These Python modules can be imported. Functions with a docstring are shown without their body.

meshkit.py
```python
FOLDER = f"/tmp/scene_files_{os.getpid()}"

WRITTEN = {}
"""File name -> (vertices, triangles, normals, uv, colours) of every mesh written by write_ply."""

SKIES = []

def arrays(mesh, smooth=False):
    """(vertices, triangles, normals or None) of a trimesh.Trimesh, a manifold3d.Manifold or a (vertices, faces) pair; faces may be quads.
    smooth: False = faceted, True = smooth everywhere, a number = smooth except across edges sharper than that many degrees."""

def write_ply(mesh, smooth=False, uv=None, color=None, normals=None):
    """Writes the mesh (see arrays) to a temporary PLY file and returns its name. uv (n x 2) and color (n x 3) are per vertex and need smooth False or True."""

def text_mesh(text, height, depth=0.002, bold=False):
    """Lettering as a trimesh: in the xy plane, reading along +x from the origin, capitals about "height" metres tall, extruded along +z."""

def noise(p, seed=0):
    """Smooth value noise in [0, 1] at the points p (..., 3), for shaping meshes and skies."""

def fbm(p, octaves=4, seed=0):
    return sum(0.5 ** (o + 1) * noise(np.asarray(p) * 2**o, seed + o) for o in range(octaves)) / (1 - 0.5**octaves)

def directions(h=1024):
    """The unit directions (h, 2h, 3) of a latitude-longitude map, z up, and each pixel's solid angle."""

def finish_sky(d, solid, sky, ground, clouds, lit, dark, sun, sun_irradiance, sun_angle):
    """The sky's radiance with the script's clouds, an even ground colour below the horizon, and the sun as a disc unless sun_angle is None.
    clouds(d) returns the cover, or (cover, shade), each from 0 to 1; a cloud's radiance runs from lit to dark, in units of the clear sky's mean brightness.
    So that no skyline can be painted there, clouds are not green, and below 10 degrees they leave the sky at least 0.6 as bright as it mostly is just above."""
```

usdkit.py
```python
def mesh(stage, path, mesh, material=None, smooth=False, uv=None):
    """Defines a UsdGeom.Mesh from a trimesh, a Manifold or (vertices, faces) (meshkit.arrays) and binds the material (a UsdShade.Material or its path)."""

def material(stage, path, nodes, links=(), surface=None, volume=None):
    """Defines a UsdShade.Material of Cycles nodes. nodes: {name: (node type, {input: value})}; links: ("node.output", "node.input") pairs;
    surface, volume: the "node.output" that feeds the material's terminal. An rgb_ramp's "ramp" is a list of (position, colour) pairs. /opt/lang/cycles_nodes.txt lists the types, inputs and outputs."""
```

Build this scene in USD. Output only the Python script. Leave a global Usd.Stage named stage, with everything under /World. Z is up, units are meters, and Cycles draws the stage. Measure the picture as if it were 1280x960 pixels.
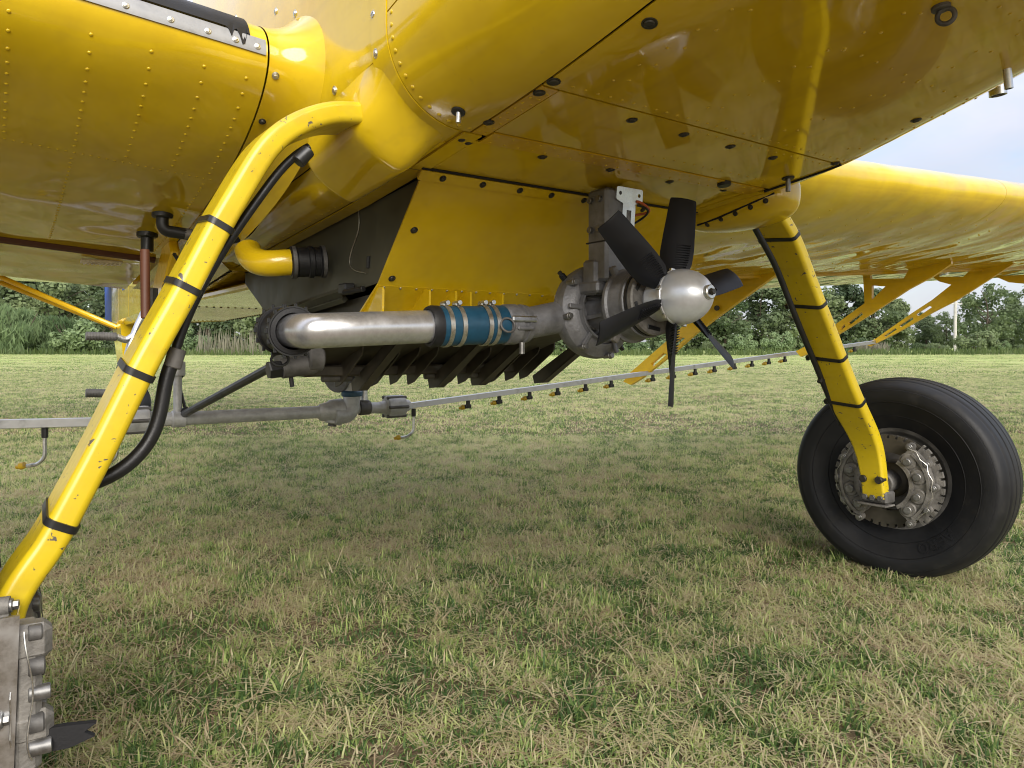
import math, random
import numpy as np, trimesh, manifold3d
from shapely.geometry import Polygon, Point, box as sbox
from shapely import affinity
from scipy.interpolate import CubicSpline
import usdkit, meshkit
from pxr import Usd, UsdGeom, UsdLux, UsdShade, Gf, Sdf, Vt

stage = Usd.Stage.CreateInMemory()
UsdGeom.SetStageUpAxis(stage, 'Z'); UsdGeom.SetStageMetersPerUnit(stage, 1.0)
UsdGeom.Xform.Define(stage, '/World')
rnd = random.Random(7)
rng = np.random.default_rng(11)

# ------------------------------------------------------------------ camera, sky, sun, exposure
EYE, FPX, HORIZON = 0.85, 920.0, 435.0
cam = UsdGeom.Camera.Define(stage, '/World/camera')
cam.CreateHorizontalApertureAttr(36.0); cam.CreateVerticalApertureAttr(27.0)
cam.CreateFocalLengthAttr(36.0 * FPX / 1280.0)
cam.CreateVerticalApertureOffsetAttr(-(480.0 - HORIZON) / 1280.0 * 36.0)
cam.CreateFStopAttr(0.0); cam.CreateExposureAttr(1.6)
cam.CreateClippingRangeAttr(Gf.Vec2f(0.05, 5000.0))
cx = UsdGeom.Xformable(cam); cx.AddTranslateOp().Set(Gf.Vec3d(0, 0, EYE)); cx.AddRotateXOp().Set(90.0)

SUN_EL, SUN_AZ = math.radians(30), math.radians(166)          # azimuth measured from +y towards +x
sun_dir = np.array([math.sin(SUN_AZ) * math.cos(SUN_EL), math.cos(SUN_AZ) * math.cos(SUN_EL), math.sin(SUN_EL)])
LOOKS = '/World/Looks'
UsdGeom.Scope.Define(stage, LOOKS)
sky_mat = usdkit.material(stage, LOOKS + '/sky', {
    'sky': ('sky_texture', {'sky_type': 'single_scattering', 'sun_disc': False, 'sun_elevation': SUN_EL, 'sun_rotation': SUN_AZ, 'aerosol_density': 1.6}),
    'tc': ('texture_coordinate', {}),
    'sx': ('separate_xyz', {}),
    'zc': ('math', {'math_type': 'maximum', 'value2': 0.0}),
    'za': ('math', {'math_type': 'add', 'value2': 0.22}),
    'dx': ('math', {'math_type': 'divide'}), 'dy': ('math', {'math_type': 'divide'}),
    'cv': ('combine_xyz', {'z': 3.7}),
    'n1': ('noise_texture', {'scale': 1.1, 'detail': 6, 'roughness': 0.55, 'distortion': 0.4}),
    'r1': ('rgb_ramp', {'ramp': [(0.30, (0.10, 0.10, 0.10)), (0.50, (0.72, 0.72, 0.72)), (0.66, (1, 1, 1))]}),
    'n2': ('noise_texture', {'scale': 0.8, 'detail': 4, 'roughness': 0.5}),
    'r2': ('rgb_ramp', {'ramp': [(0.3, (7.9, 8.1, 9.3)), (0.7, (10.6, 10.7, 11.9))]}),
    'gz': ('math', {'math_type': 'multiply', 'value2': 0.70}), 'ga': ('math', {'math_type': 'add', 'value2': 0.30}), 'gs': ('vector_math', {'math_type': 'scale'}),
    'mx': ('mix', {}), 'bg': ('background_shader', {'strength': 0.071})},
    [('tc.generated', 'sx.vector'), ('sx.z', 'zc.value1'), ('zc.value', 'za.value1'), ('sx.x', 'dx.value1'), ('za.value', 'dx.value2'),
     ('sx.y', 'dy.value1'), ('za.value', 'dy.value2'), ('dx.value', 'cv.x'), ('dy.value', 'cv.y'), ('cv.vector', 'n1.vector'), ('cv.vector', 'n2.vector'),
     ('n1.fac', 'r1.fac'), ('n2.fac', 'r2.fac'), ('r1.color', 'mx.fac'), ('sky.color', 'mx.color1'), ('zc.value', 'gz.value1'), ('gz.value', 'ga.value1'), ('r2.color', 'gs.vector1'), ('ga.value', 'gs.scale'), ('gs.vector', 'mx.color2'), ('mx.color', 'bg.color')],
    surface='bg.background')
dome = UsdLux.DomeLight.Define(stage, '/World/sky')
UsdShade.MaterialBindingAPI.Apply(dome.GetPrim()).Bind(sky_mat)
dome.GetPrim().SetCustomDataByKey('kind', 'structure')
dome.GetPrim().SetCustomDataByKey('label', 'pale cloudy daytime sky with faint blue gaps')
dome.GetPrim().SetCustomDataByKey('category', 'sky')
sun = UsdLux.DistantLight.Define(stage, '/World/sun')
sun.CreateIntensityAttr(0.4); sun.CreateAngleAttr(42.0); sun.CreateNormalizeAttr(True) if hasattr(sun, 'CreateNormalizeAttr') else None
sun.CreateColorAttr(Gf.Vec3f(1.0, 0.95, 0.87))
q = trimesh.geometry.align_vectors([0, 0, 1], sun_dir)
UsdGeom.Xformable(sun).AddTransformOp().Set(Gf.Matrix4d(*[float(x) for x in q.T.flatten()]))

# ------------------------------------------------------------------ naming, parts
_used = {}
def numbered(parent, name):
    k = (parent, name); _used[k] = _used.get(k, -1) + 1
    return name if _used[k] == 0 else f'{name}_{_used[k]:03d}'
def pathof(p): return '/World' if p is None else (p if isinstance(p, str) else str(p.GetPath()))
def tag(prim, label=None, cat=None, group=None, kind=None):
    for k, v in (('label', label), ('category', cat), ('group', group), ('kind', kind)):
        if v: prim.SetCustomDataByKey(k, v)
    return prim
def part(name, mesh, mat, parent=None, smooth=35, label=None, kind=None):
    pp = pathof(parent)
    m = usdkit.mesh(stage, pp + '/' + numbered(pp, name), mesh, M[mat] if isinstance(mat, str) else mat, smooth=smooth)
    return tag(m.GetPrim(), label=label, kind=kind)
def thing(name, loc, rz=0.0, label=None, cat=None, group=None, scale=None):
    x = UsdGeom.Xform.Define(stage, '/World/' + numbered('/World', name))
    x.AddTranslateOp().Set(Gf.Vec3d(*map(float, loc))); x.AddRotateZOp().Set(float(rz))
    if scale is not None: x.AddScaleOp().Set(Gf.Vec3f(*map(float, scale)))
    return tag(x.GetPrim(), label, cat, group)

# ------------------------------------------------------------------ materials
def mat(name, nodes, links, surface, volume=None): return usdkit.material(stage, LOOKS + '/' + name, nodes, links, surface, volume)
M = {}
def plain(name, color, rough=0.5, metal=0.0, var=0.18, vscale=14.0, bump=0.0, bscale=60.0, coat=0.0, spec=0.5, rvar=0.12, detail=5):
    """A surface with its own colour, cloudy wear in tone and gloss, and fine relief."""
    c = np.array(color, float)
    nodes = {'g': ('geometry', {}), 'n': ('noise_texture', {'scale': vscale, 'detail': detail, 'roughness': 0.6}),
             'r': ('rgb_ramp', {'ramp': [(0.28, tuple(c * (1 - var))), (0.72, tuple(np.minimum(c * (1 + var), 0.95)))]}),
             'rr': ('map_range', {'from_min': 0.25, 'from_max': 0.75, 'to_min': max(0.03, rough - rvar), 'to_max': min(1, rough + rvar), 'clamp': True}),
             'p': ('principled_bsdf', {'metallic': metal, 'coat_weight': coat, 'coat_roughness': 0.05, 'specular_ior_level': spec})}
    links = [('g.position', 'n.vector'), ('n.fac', 'r.fac'), ('n.fac', 'rr.value'), ('r.color', 'p.base_color'), ('rr.result', 'p.roughness')]
    if bump:
        nodes['n2'] = ('noise_texture', {'scale': bscale, 'detail': 4}); nodes['b'] = ('bump', {'strength': 1.0, 'distance': bump})
        links += [('g.position', 'n2.vector'), ('n2.fac', 'b.height'), ('b.normal', 'p.normal')]
    M[name] = mat(name, nodes, links, 'p.BSDF')

def paint(name, color, rough=0.12, wave=0.0012, wscale=2.2, chips=False, stretch=(1, 1, 1), dirt=0.25, gloss=0.09, streak=0.28, coat=0.35):
    """Glossy aircraft enamel: slightly wavy sheet metal, grime in the hollows of a noise, optional chips down to the primer."""
    c = np.array(color, float)
    nodes = {'g': ('geometry', {}), 'mp': ('mapping', {'scale': stretch}),
             'n': ('noise_texture', {'scale': 5.0, 'detail': 4, 'roughness': 0.62}),
             'r': ('rgb_ramp', {'ramp': [(0.25, tuple(c * np.array([0.84, 0.80, 0.9]))), (0.6, tuple(c)), (0.85, tuple(np.minimum(c * 1.06, .95)))]}),
             'nd': ('noise_texture', {'scale': 26.0, 'detail': 5, 'roughness': 0.72}),
             'rd': ('rgb_ramp', {'ramp': [(0.62, (0, 0, 0)), (0.80, (dirt, dirt, dirt))]}),
             'md': ('mix', {'color2': (0.10, 0.075, 0.03)}),
             'tc': ('texture_coordinate', {}), 'ms': ('mapping', {'scale': (1.3, 17.0, 17.0)}), 'ns': ('noise_texture', {'scale': 1.0, 'detail': 3, 'roughness': 0.6}),
             'rs': ('rgb_ramp', {'ramp': [(0.52, (0, 0, 0)), (0.80, (streak, streak, streak))]}), 'mk': ('mix', {'color2': (0.22, 0.15, 0.035)}),
             'rr': ('map_range', {'from_min': 0.3, 'from_max': 0.75, 'to_min': max(rough - 0.04, 0.03), 'to_max': rough + gloss, 'clamp': True}),
             'nw': ('noise_texture', {'scale': wscale, 'detail': 1.5, 'roughness': 0.4}),
             'b': ('bump', {'strength': 1.0, 'distance': wave * 10}),
             'p': ('principled_bsdf', {'coat_weight': coat, 'coat_roughness': 0.04, 'specular_ior_level': 0.5})}
    links = [('g.position', 'mp.vector'), ('g.position', 'n.vector'), ('n.fac', 'r.fac'), ('g.position', 'nd.vector'), ('nd.fac', 'rd.fac'),
             ('rd.color', 'md.fac'), ('r.color', 'md.color1'), ('nd.fac', 'rr.value'), ('rr.result', 'p.roughness'),
             ('mp.vector', 'nw.vector'), ('nw.fac', 'b.height'), ('b.normal', 'p.normal'), ('b.normal', 'p.coat_normal')]
    links += [('tc.object', 'ms.vector'), ('ms.vector', 'ns.vector'), ('ns.fac', 'rs.fac'), ('rs.color', 'mk.fac'), ('md.color', 'mk.color1')]
    last = 'mk.color'
    if chips:
        nodes['nc'] = ('noise_texture', {'scale': 58.0, 'detail': 4, 'roughness': 0.55, 'distortion': 0.6})
        nodes['rc'] = ('rgb_ramp', {'ramp': [(0.660, (0, 0, 0)), (0.668, (1, 1, 1))]})
        nodes['mc'] = ('mix', {'color2': (0.09, 0.075, 0.06)})
        links += [('g.position', 'nc.vector'), ('nc.fac', 'rc.fac'), ('rc.color', 'mc.fac'), (last, 'mc.color1')]
        last = 'mc.color'
    links.append((last, 'p.base_color'))
    M[name] = mat(name, nodes, links, 'p.BSDF')

YEL = (0.62, 0.425, 0.010)
paint('yellow', YEL, 0.11, 0.0007, 2.0)
paint('yellow_belly', (0.62, 0.415, 0.009), 0.07, 0.0003, 1.6, dirt=0.12, gloss=0.025)
paint('yellow_wing', (0.64, 0.45, 0.012), 0.07, 0.0032, 3.0, stretch=(1.0, 1.0, 1.0), gloss=0.04, streak=0.12, dirt=0.15)
paint('yellow_leg', (0.57, 0.42, 0.010), 0.3, 0.0003, 6.0, chips=True, coat=0.06)
paint('yellow_box', (0.64, 0.43, 0.008), 0.22, 0.0006, 3.0, dirt=0.12, streak=0.10)
paint('yellow_bracket', (0.80, 0.50, 0.01), 0.25, 0.0003, 5.0)
paint('yellow_grimy', (0.60, 0.36, 0.010), 0.2, 0.0003, 3.0, dirt=0.6)
plain('blue_paint', (0.02, 0.075, 0.33), 0.55, spec=0.2)
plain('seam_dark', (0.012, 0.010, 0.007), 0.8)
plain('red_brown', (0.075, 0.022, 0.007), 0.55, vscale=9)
plain('rubber', (0.008, 0.008, 0.009), 0.55, bump=0.0004, bscale=220, spec=0.4)
plain('hose', (0.009, 0.009, 0.010), 0.42, bump=0.0003, bscale=300)
plain('blade_plastic', (0.011, 0.0115, 0.014), 0.48, spec=0.3, bump=0.0002, bscale=160)
plain('steel_pipe', (0.56, 0.56, 0.57), 0.30, metal=0.85, var=0.05, vscale=22, rvar=0.08)
plain('aluminium', (0.60, 0.61, 0.62), 0.34, metal=1.0, var=0.12, vscale=30)
plain('spinner_metal', (0.62, 0.64, 0.66), 0.36, metal=0.55, var=0.07, vscale=18, rvar=0.06, bump=0.0002, bscale=90)
plain('cast_metal', (0.175, 0.175, 0.18), 0.5, metal=0.4, var=0.35, vscale=24, bump=0.0012, bscale=150)
plain('cast_dark', (0.11, 0.105, 0.098), 0.6, metal=0.4, var=0.4, vscale=20, bump=0.001, bscale=130)
plain('brake_cast', (0.165, 0.155, 0.138), 0.6, metal=0.35, var=0.5, vscale=30, bump=0.0012, bscale=160)
plain('brake_steel', (0.36, 0.355, 0.35), 0.42, metal=0.7, var=0.25, vscale=40)
plain('bolt_grey', (0.22, 0.215, 0.205), 0.4, metal=0.8, var=0.3, vscale=60)
plain('screw_dark', (0.055, 0.05, 0.04), 0.45, metal=0.6, var=0.3, vscale=90)
plain('screw_steel', (0.55, 0.54, 0.50), 0.3, metal=0.95, var=0.25, vscale=90)
plain('boom_grey', (0.40, 0.40, 0.39), 0.5, metal=0.25, var=0.25, vscale=25)
plain('boom_alu', (0.50, 0.50, 0.50), 0.38, metal=0.85, var=0.1, vscale=12)
plain('olive_panel', (0.066, 0.064, 0.044), 0.5, metal=0.1, spec=0.3, var=0.3, vscale=8, bump=0.0004, bscale=40)
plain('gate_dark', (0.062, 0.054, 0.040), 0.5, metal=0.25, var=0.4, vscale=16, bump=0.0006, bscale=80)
plain('blue_rubber', (0.007, 0.050, 0.090), 0.42, var=0.25, vscale=35, bump=0.0004, bscale=140)
plain('clamp_metal', (0.46, 0.44, 0.39), 0.35, metal=0.9, var=0.2, vscale=60)
plain('plastic_black', (0.012, 0.012, 0.012), 0.4)
plain('nozzle_yellow', (0.42, 0.27, 0.01), 0.4)
plain('wire_orange', (0.45, 0.10, 0.03), 0.5)
plain('strip_alloy', (0.27, 0.275, 0.285), 0.55, metal=0.6, var=0.2, vscale=40)
plain('vent_plate', (0.72, 0.66, 0.55), 0.35, metal=0.0, var=0.2, vscale=50)
plain('cockpit_blue', (0.30, 0.42, 0.62), 0.2)
plain('pole_concrete', (0.42, 0.40, 0.37), 0.85, var=0.2, vscale=3)
plain('bark', (0.075, 0.055, 0.038), 0.9, var=0.35, vscale=9, bump=0.02, bscale=20)

def tyre_mat():
    M['tyre'] = mat('tyre', {'g': ('geometry', {}), 'n': ('noise_texture', {'scale': 9.0, 'detail': 8, 'roughness': 0.65}),
        'r': ('rgb_ramp', {'ramp': [(0.3, (0.006, 0.0063, 0.0072)), (0.55, (0.0095, 0.0095, 0.010)), (0.66, (0.020, 0.0185, 0.0165)), (0.78, (0.050, 0.045, 0.038))]}),
        'n2': ('noise_texture', {'scale': 190.0, 'detail': 3}), 'b': ('bump', {'strength': 1.0, 'distance': 0.0006}),
        'rr': ('map_range', {'from_min': 0.3, 'from_max': 0.7, 'to_min': 0.42, 'to_max': 0.66, 'clamp': True}),
        'p': ('principled_bsdf', {'specular_ior_level': 0.32})},
        [('g.position', 'n.vector'), ('n.fac', 'r.fac'), ('r.color', 'p.base_color'), ('g.position', 'n2.vector'), ('n2.fac', 'b.height'),
         ('b.normal', 'p.normal'), ('n.fac', 'rr.value'), ('rr.result', 'p.roughness')], 'p.BSDF')
tyre_mat()

def leafy(name, dark, light, straw=None, trans=0.35, rough=0.55, scale=0.35):
    d, l = np.array(dark, float), np.array(light, float)
    M[name] = mat(name, {'g': ('geometry', {}), 'oi': ('object_info', {}),
        'n': ('noise_texture', {'scale': scale, 'detail': 3}), 'add': ('math', {'math_type': 'add'}), 'sc': ('math', {'math_type': 'multiply', 'value2': 0.55}),
        'sub': ('math', {'math_type': 'subtract', 'value2': 0.22}), 'isl': ('math', {'math_type': 'multiply', 'value2': 0.35}), 'ad2': ('math', {'math_type': 'add'}),
        'r': ('rgb_ramp', {'ramp': [(0.15, tuple(d)), (0.85, tuple(l))]}),
        'p': ('principled_bsdf', {'roughness': rough, 'specular_ior_level': 0.3}), 't': ('translucent_bsdf', {}), 'm': ('mix_closure', {'fac': trans})},
        [('g.position', 'n.vector'), ('oi.random', 'sc.value1'), ('n.fac', 'add.value1'), ('sc.value', 'add.value2'), ('add.value', 'sub.value1'),
         ('g.random_per_island', 'isl.value1'), ('sub.value', 'ad2.value1'), ('isl.value', 'ad2.value2'), ('ad2.value', 'r.fac'),
         ('r.color', 'p.base_color'), ('r.color', 't.color'), ('p.BSDF', 'm.closure1'), ('t.BSDF', 'm.closure2')], 'm.closure')
leafy('leaf_dark', (0.044, 0.070, 0.032), (0.125, 0.165, 0.078))
leafy('leaf_mid', (0.060, 0.095, 0.038), (0.180, 0.225, 0.105))
leafy('leaf_pale', (0.080, 0.115, 0.050), (0.230, 0.280, 0.130))
leafy('leaf_willow', (0.075, 0.125, 0.050), (0.235, 0.310, 0.145))
leafy('reed_dry', (0.10, 0.095, 0.06), (0.27, 0.25, 0.18))
leafy('rough_green', (0.05, 0.08, 0.02), (0.16, 0.20, 0.07))

# grass blades carry their own tone as a primvar, shifted by patches of the field
M['grass'] = mat('grass', {'a': ('attribute', {'attribute': 'tone'}), 'g': ('geometry', {}), 'oi': ('object_info', {}),
    'n': ('noise_texture', {'scale': 1.3, 'detail': 2, 'roughness': 0.6}),
    'mr': ('map_range', {'from_min': 0.30, 'from_max': 0.70, 'to_min': -0.07, 'to_max': 0.07, 'clamp': True}),
    'ad': ('math', {'math_type': 'add'}),
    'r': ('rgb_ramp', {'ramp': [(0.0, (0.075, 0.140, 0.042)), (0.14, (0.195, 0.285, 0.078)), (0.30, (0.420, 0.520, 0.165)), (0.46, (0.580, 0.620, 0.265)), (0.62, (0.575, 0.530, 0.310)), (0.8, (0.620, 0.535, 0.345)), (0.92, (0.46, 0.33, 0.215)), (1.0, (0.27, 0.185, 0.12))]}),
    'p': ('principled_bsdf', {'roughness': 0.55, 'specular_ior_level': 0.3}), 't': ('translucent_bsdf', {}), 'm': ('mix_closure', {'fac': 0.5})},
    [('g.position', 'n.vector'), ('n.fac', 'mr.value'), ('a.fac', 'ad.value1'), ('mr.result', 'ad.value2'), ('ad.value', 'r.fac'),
     ('r.color', 'p.base_color'), ('r.color', 't.color'), ('p.BSDF', 'm.closure1'), ('t.BSDF', 'm.closure2')], 'm.closure')
M['field'] = mat('field', {'g': ('geometry', {}), 'n': ('noise_texture', {'scale': 0.42, 'detail': 4, 'roughness': 0.6}),
    'n2': ('noise_texture', {'scale': 9.0, 'detail': 7, 'roughness': 0.7}), 'mp': ('mapping', {'scale': (1.0, 1.0, 1.0)}),
    'mx': ('mix', {'fac': 0.55}),
    'r': ('rgb_ramp', {'ramp': [(0.30, (0.23, 0.305, 0.095)), (0.48, (0.35, 0.42, 0.145)), (0.58, (0.42, 0.435, 0.19)), (0.70, (0.46, 0.40, 0.23))]}),
    'ln': ('vector_math', {'math_type': 'length'}), 'mr': ('map_range', {'from_min': 14.0, 'from_max': 45.0, 'to_min': 0.0, 'to_max': 1.0, 'clamp': True}),
    'soil': ('mix', {'color2': (0.0, 0.0, 0.0)}), 'nd': ('noise_texture', {'scale': 70.0, 'detail': 5, 'roughness': 0.75}),
    'rs': ('rgb_ramp', {'ramp': [(0.32, (0.060, 0.044, 0.027)), (0.5, (0.15, 0.112, 0.068)), (0.68, (0.32, 0.25, 0.16))]}),
    'b': ('bump', {'strength': 1.0, 'distance': 0.03}), 'p': ('principled_bsdf', {'roughness': 0.9, 'specular_ior_level': 0.1})},
    [('g.position', 'n.vector'), ('g.position', 'n2.vector'), ('n.color', 'mx.color1'), ('n2.color', 'mx.color2'), ('mx.color', 'r.fac'),
     ('g.position', 'ln.vector1'), ('ln.value', 'mr.value'), ('g.position', 'nd.vector'), ('nd.fac', 'rs.fac'), ('mr.result', 'soil.fac'),
     ('rs.color', 'soil.color1'), ('r.color', 'soil.color2'), ('soil.color', 'p.base_color'), ('n2.fac', 'b.height'), ('b.normal', 'p.normal')], 'p.BSDF')
plain('dirt_track', (0.36, 0.31, 0.23), 0.9, var=0.2, vscale=2)

# ------------------------------------------------------------------ mesh helpers (aircraft axes: a forward, b towards its left wing, z up)
cat = lambda ms: trimesh.util.concatenate([m for m in ms if m is not None])
def tm(v, f): return trimesh.Trimesh(np.asarray(v, float), np.asarray(f, int), process=False)
def unit(v): v = np.asarray(v, float); return v / (np.linalg.norm(v, axis=-1, keepdims=True) + 1e-12)
def spline(pts, n):
    p = np.asarray(pts, float); t = np.r_[0, np.cumsum(np.linalg.norm(np.diff(p, axis=0), axis=1))]
    return CubicSpline(t, p)(np.linspace(0, t[-1], n))
def rounded(pts, r, k=6):
    """A polyline whose corners are rounded with radius about r."""
    p = [np.asarray(x, float) for x in pts]; out = [p[0]]
    for i in range(1, len(p) - 1):
        u, v = unit(p[i - 1] - p[i]), unit(p[i + 1] - p[i])
        d = min(r, 0.45 * np.linalg.norm(p[i - 1] - p[i]), 0.45 * np.linalg.norm(p[i + 1] - p[i]))
        A, B = p[i] + u * d, p[i] + v * d
        out += [(1 - t) ** 2 * A + 2 * t * (1 - t) * p[i] + t * t * B for t in np.linspace(0, 1, k)]
    return np.array(out + [p[-1]])
def tube(pts, r, n=14, cap=True):
    p = np.asarray(pts, float); m = len(p); r = np.broadcast_to(r, (m,))
    t = unit(np.gradient(p, axis=0)); ref = np.array([0, 0, 1.0]) if abs(t[0][2]) < 0.9 else np.array([1.0, 0, 0])
    u = unit(np.cross(t[0], ref)); us = [u]
    for i in range(1, m):
        u = unit(us[-1] - t[i] * (us[-1] @ t[i])); us.append(u)
    us = np.array(us); vs = np.cross(t, us); a = np.arange(n) * 2 * math.pi / n
    v = (p[:, None] + r[:, None, None] * (np.cos(a)[None, :, None] * us[:, None] + np.sin(a)[None, :, None] * vs[:, None])).reshape(-1, 3)
    f = []
    for i in range(m - 1):
        for j in range(n):
            A, B, C, D = i * n + j, i * n + (j + 1) % n, (i + 1) * n + (j + 1) % n, (i + 1) * n + j
            f += [(A, B, C), (A, C, D)]
    if cap:
        v = np.vstack([v, p[0], p[-1]]); c0, c1 = len(v) - 2, len(v) - 1
        for j in range(n):
            f += [(c0, (j + 1) % n, j), (c1, (m - 1) * n + j, (m - 1) * n + (j + 1) % n)]
    return tm(v, f)
def frame(ax):
    ax = unit(ax); ref = np.array([0, 0, 1.0]) if abs(ax[2]) < 0.9 else np.array([1.0, 0, 0])
    e1 = unit(np.cross(ref, ax)); return e1, np.cross(ax, e1), ax
def lathe(prof, org, ax, n=32, closed=False):
    """prof: (x along the axis, radius) from one end to the other."""
    e1, e2, ax = frame(ax); org = np.asarray(org, float); a = np.arange(n) * 2 * math.pi / n; v = []
    for x, r in prof:
        v.append(org + ax * x + r * (np.cos(a)[:, None] * e1 + np.sin(a)[:, None] * e2))
    m = len(prof); v = np.vstack(v); f = []
    for i in range(m if closed else m - 1):
        for j in range(n):
            k = (i + 1) % m
            A, B, C, D = i * n + j, i * n + (j + 1) % n, k * n + (j + 1) % n, k * n + j
            f += [(A, B, C), (A, C, D)]
    return tm(v, f)
def cyl(p0, p1, r, n=20, ch=0.12):
    p0, p1 = np.asarray(p0, float), np.asarray(p1, float); L = np.linalg.norm(p1 - p0); c = min(ch * r, L * 0.2)
    return lathe([(0, 0), (0, r - c), (c, r), (L - c, r), (L, r - c), (L, 0)], p0, p1 - p0, n)
def cbox(c, size, ch=0.004, axes=None):
    """A chamfered box."""
    s = np.asarray(size, float) / 2; ch = min(ch, s.min() * 0.6); pts = []
    for sx in (-1, 1):
        for sy in (-1, 1):
            for sz in (-1, 1):
                for k in range(3):
                    d = np.array([sx, sy, sz]) * (s - ch); d[k] = (sx, sy, sz)[k] * s[k]; pts.append(d)
    m = trimesh.convex.convex_hull(np.array(pts))
    R = np.eye(3) if axes is None else np.array([unit(x) for x in axes])
    return tm(np.array(m.vertices) @ R + np.asarray(c, float), m.faces)
def plate(pts, org, ex, ey, th, holes=(), ch=0):
    """An outline in the plane (ex, ey) through org, th thick, centred on the plane."""
    P = pts if hasattr(pts, 'geom_type') else Polygon(pts)
    for h in holes: P = P.difference(h if not isinstance(h, (list, tuple)) else Polygon(h))
    P = P.buffer(0); m = cat([trimesh.creation.extrude_polygon(g_, th) for g_ in (P.geoms if hasattr(P, 'geoms') else [P])]); ex, ey = unit(ex), unit(ey); ez = np.cross(ex, ey)
    v = np.array(m.vertices); v[:, 2] -= th / 2
    return tm(v @ np.array([ex, ey, ez]) + np.asarray(org, float), m.faces)
def az_plate(pts, b, th, holes=()):
    """An outline given as (a, z) in the plane of constant b."""
    return plate(pts, (0, b, 0), (1, 0, 0), (0, 0, 1), th, holes)
def grid(fn, us, vs):
    P = np.array([[fn(u, v) for v in vs] for u in us], float); n, m = len(us), len(vs); i = np.arange(n * m).reshape(n, m)
    f = np.stack([i[:-1, :-1], i[1:, :-1], i[1:, 1:], i[:-1, 1:]], -1).reshape(-1, 4)
    return P.reshape(-1, 3), np.vstack([f[:, [0, 1, 2]], f[:, [0, 2, 3]]])
def shell(fn, us, vs, th, flip=False):
    """A sheet fn(u, v) given thickness th inwards, with closed edges."""
    v, f = grid(fn, us, vs); 
    t = trimesh.Trimesh(v, f, process=False); n = np.array(t.vertex_normals)
    if flip: n = -n; f = f[:, ::-1]
    w = v - n * th; N = len(v); nu, nv = len(us), len(vs); idx = np.arange(N).reshape(nu, nv)
    loop = np.r_[idx[0, :], idx[1:, -1], idx[-1, -2::-1], idx[-2:0:-1, 0]]
    e = []
    for k in range(len(loop)):
        A, B = loop[k], loop[(k + 1) % len(loop)]; e += [(A, B, B + N), (A, B + N, A + N)]
    e = np.array(e)
    out = tm(np.vstack([v, w]), np.vstack([f, f[:, ::-1] + N, e if not flip else e[:, ::-1]]))
    out.fix_normals() if False else None
    return out
def domes(P, N, r, n=7, h=0.45):
    """Many small rivet heads as one mesh."""
    P, N = np.atleast_2d(P), np.atleast_2d(N); out_v, out_f, k = [], [], 0
    prof = [(-0.15, 1.0), (h * 0.55, 0.86), (h * 0.9, 0.5)]
    for p, nn in zip(P, N):
        e1, e2, ax = frame(nn); a = np.arange(n) * 2 * math.pi / n; ring = np.cos(a)[:, None] * e1 + np.sin(a)[:, None] * e2
        v = np.vstack([p + r * (x * ax + q * ring) for x, q in prof] + [p + r * h * ax])
        f = []
        for i in range(2):
            for j in range(n):
                A, B, C, D = i * n + j, i * n + (j + 1) % n, (i + 1) * n + (j + 1) % n, (i + 1) * n + j; f += [(A, B, C), (A, C, D)]
        f += [(2 * n + j, 2 * n + (j + 1) % n, 3 * n) for j in range(n)]
        out_v.append(v); out_f.append(np.array(f) + k); k += len(v)
    return tm(np.vstack(out_v), np.vstack(out_f))
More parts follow.
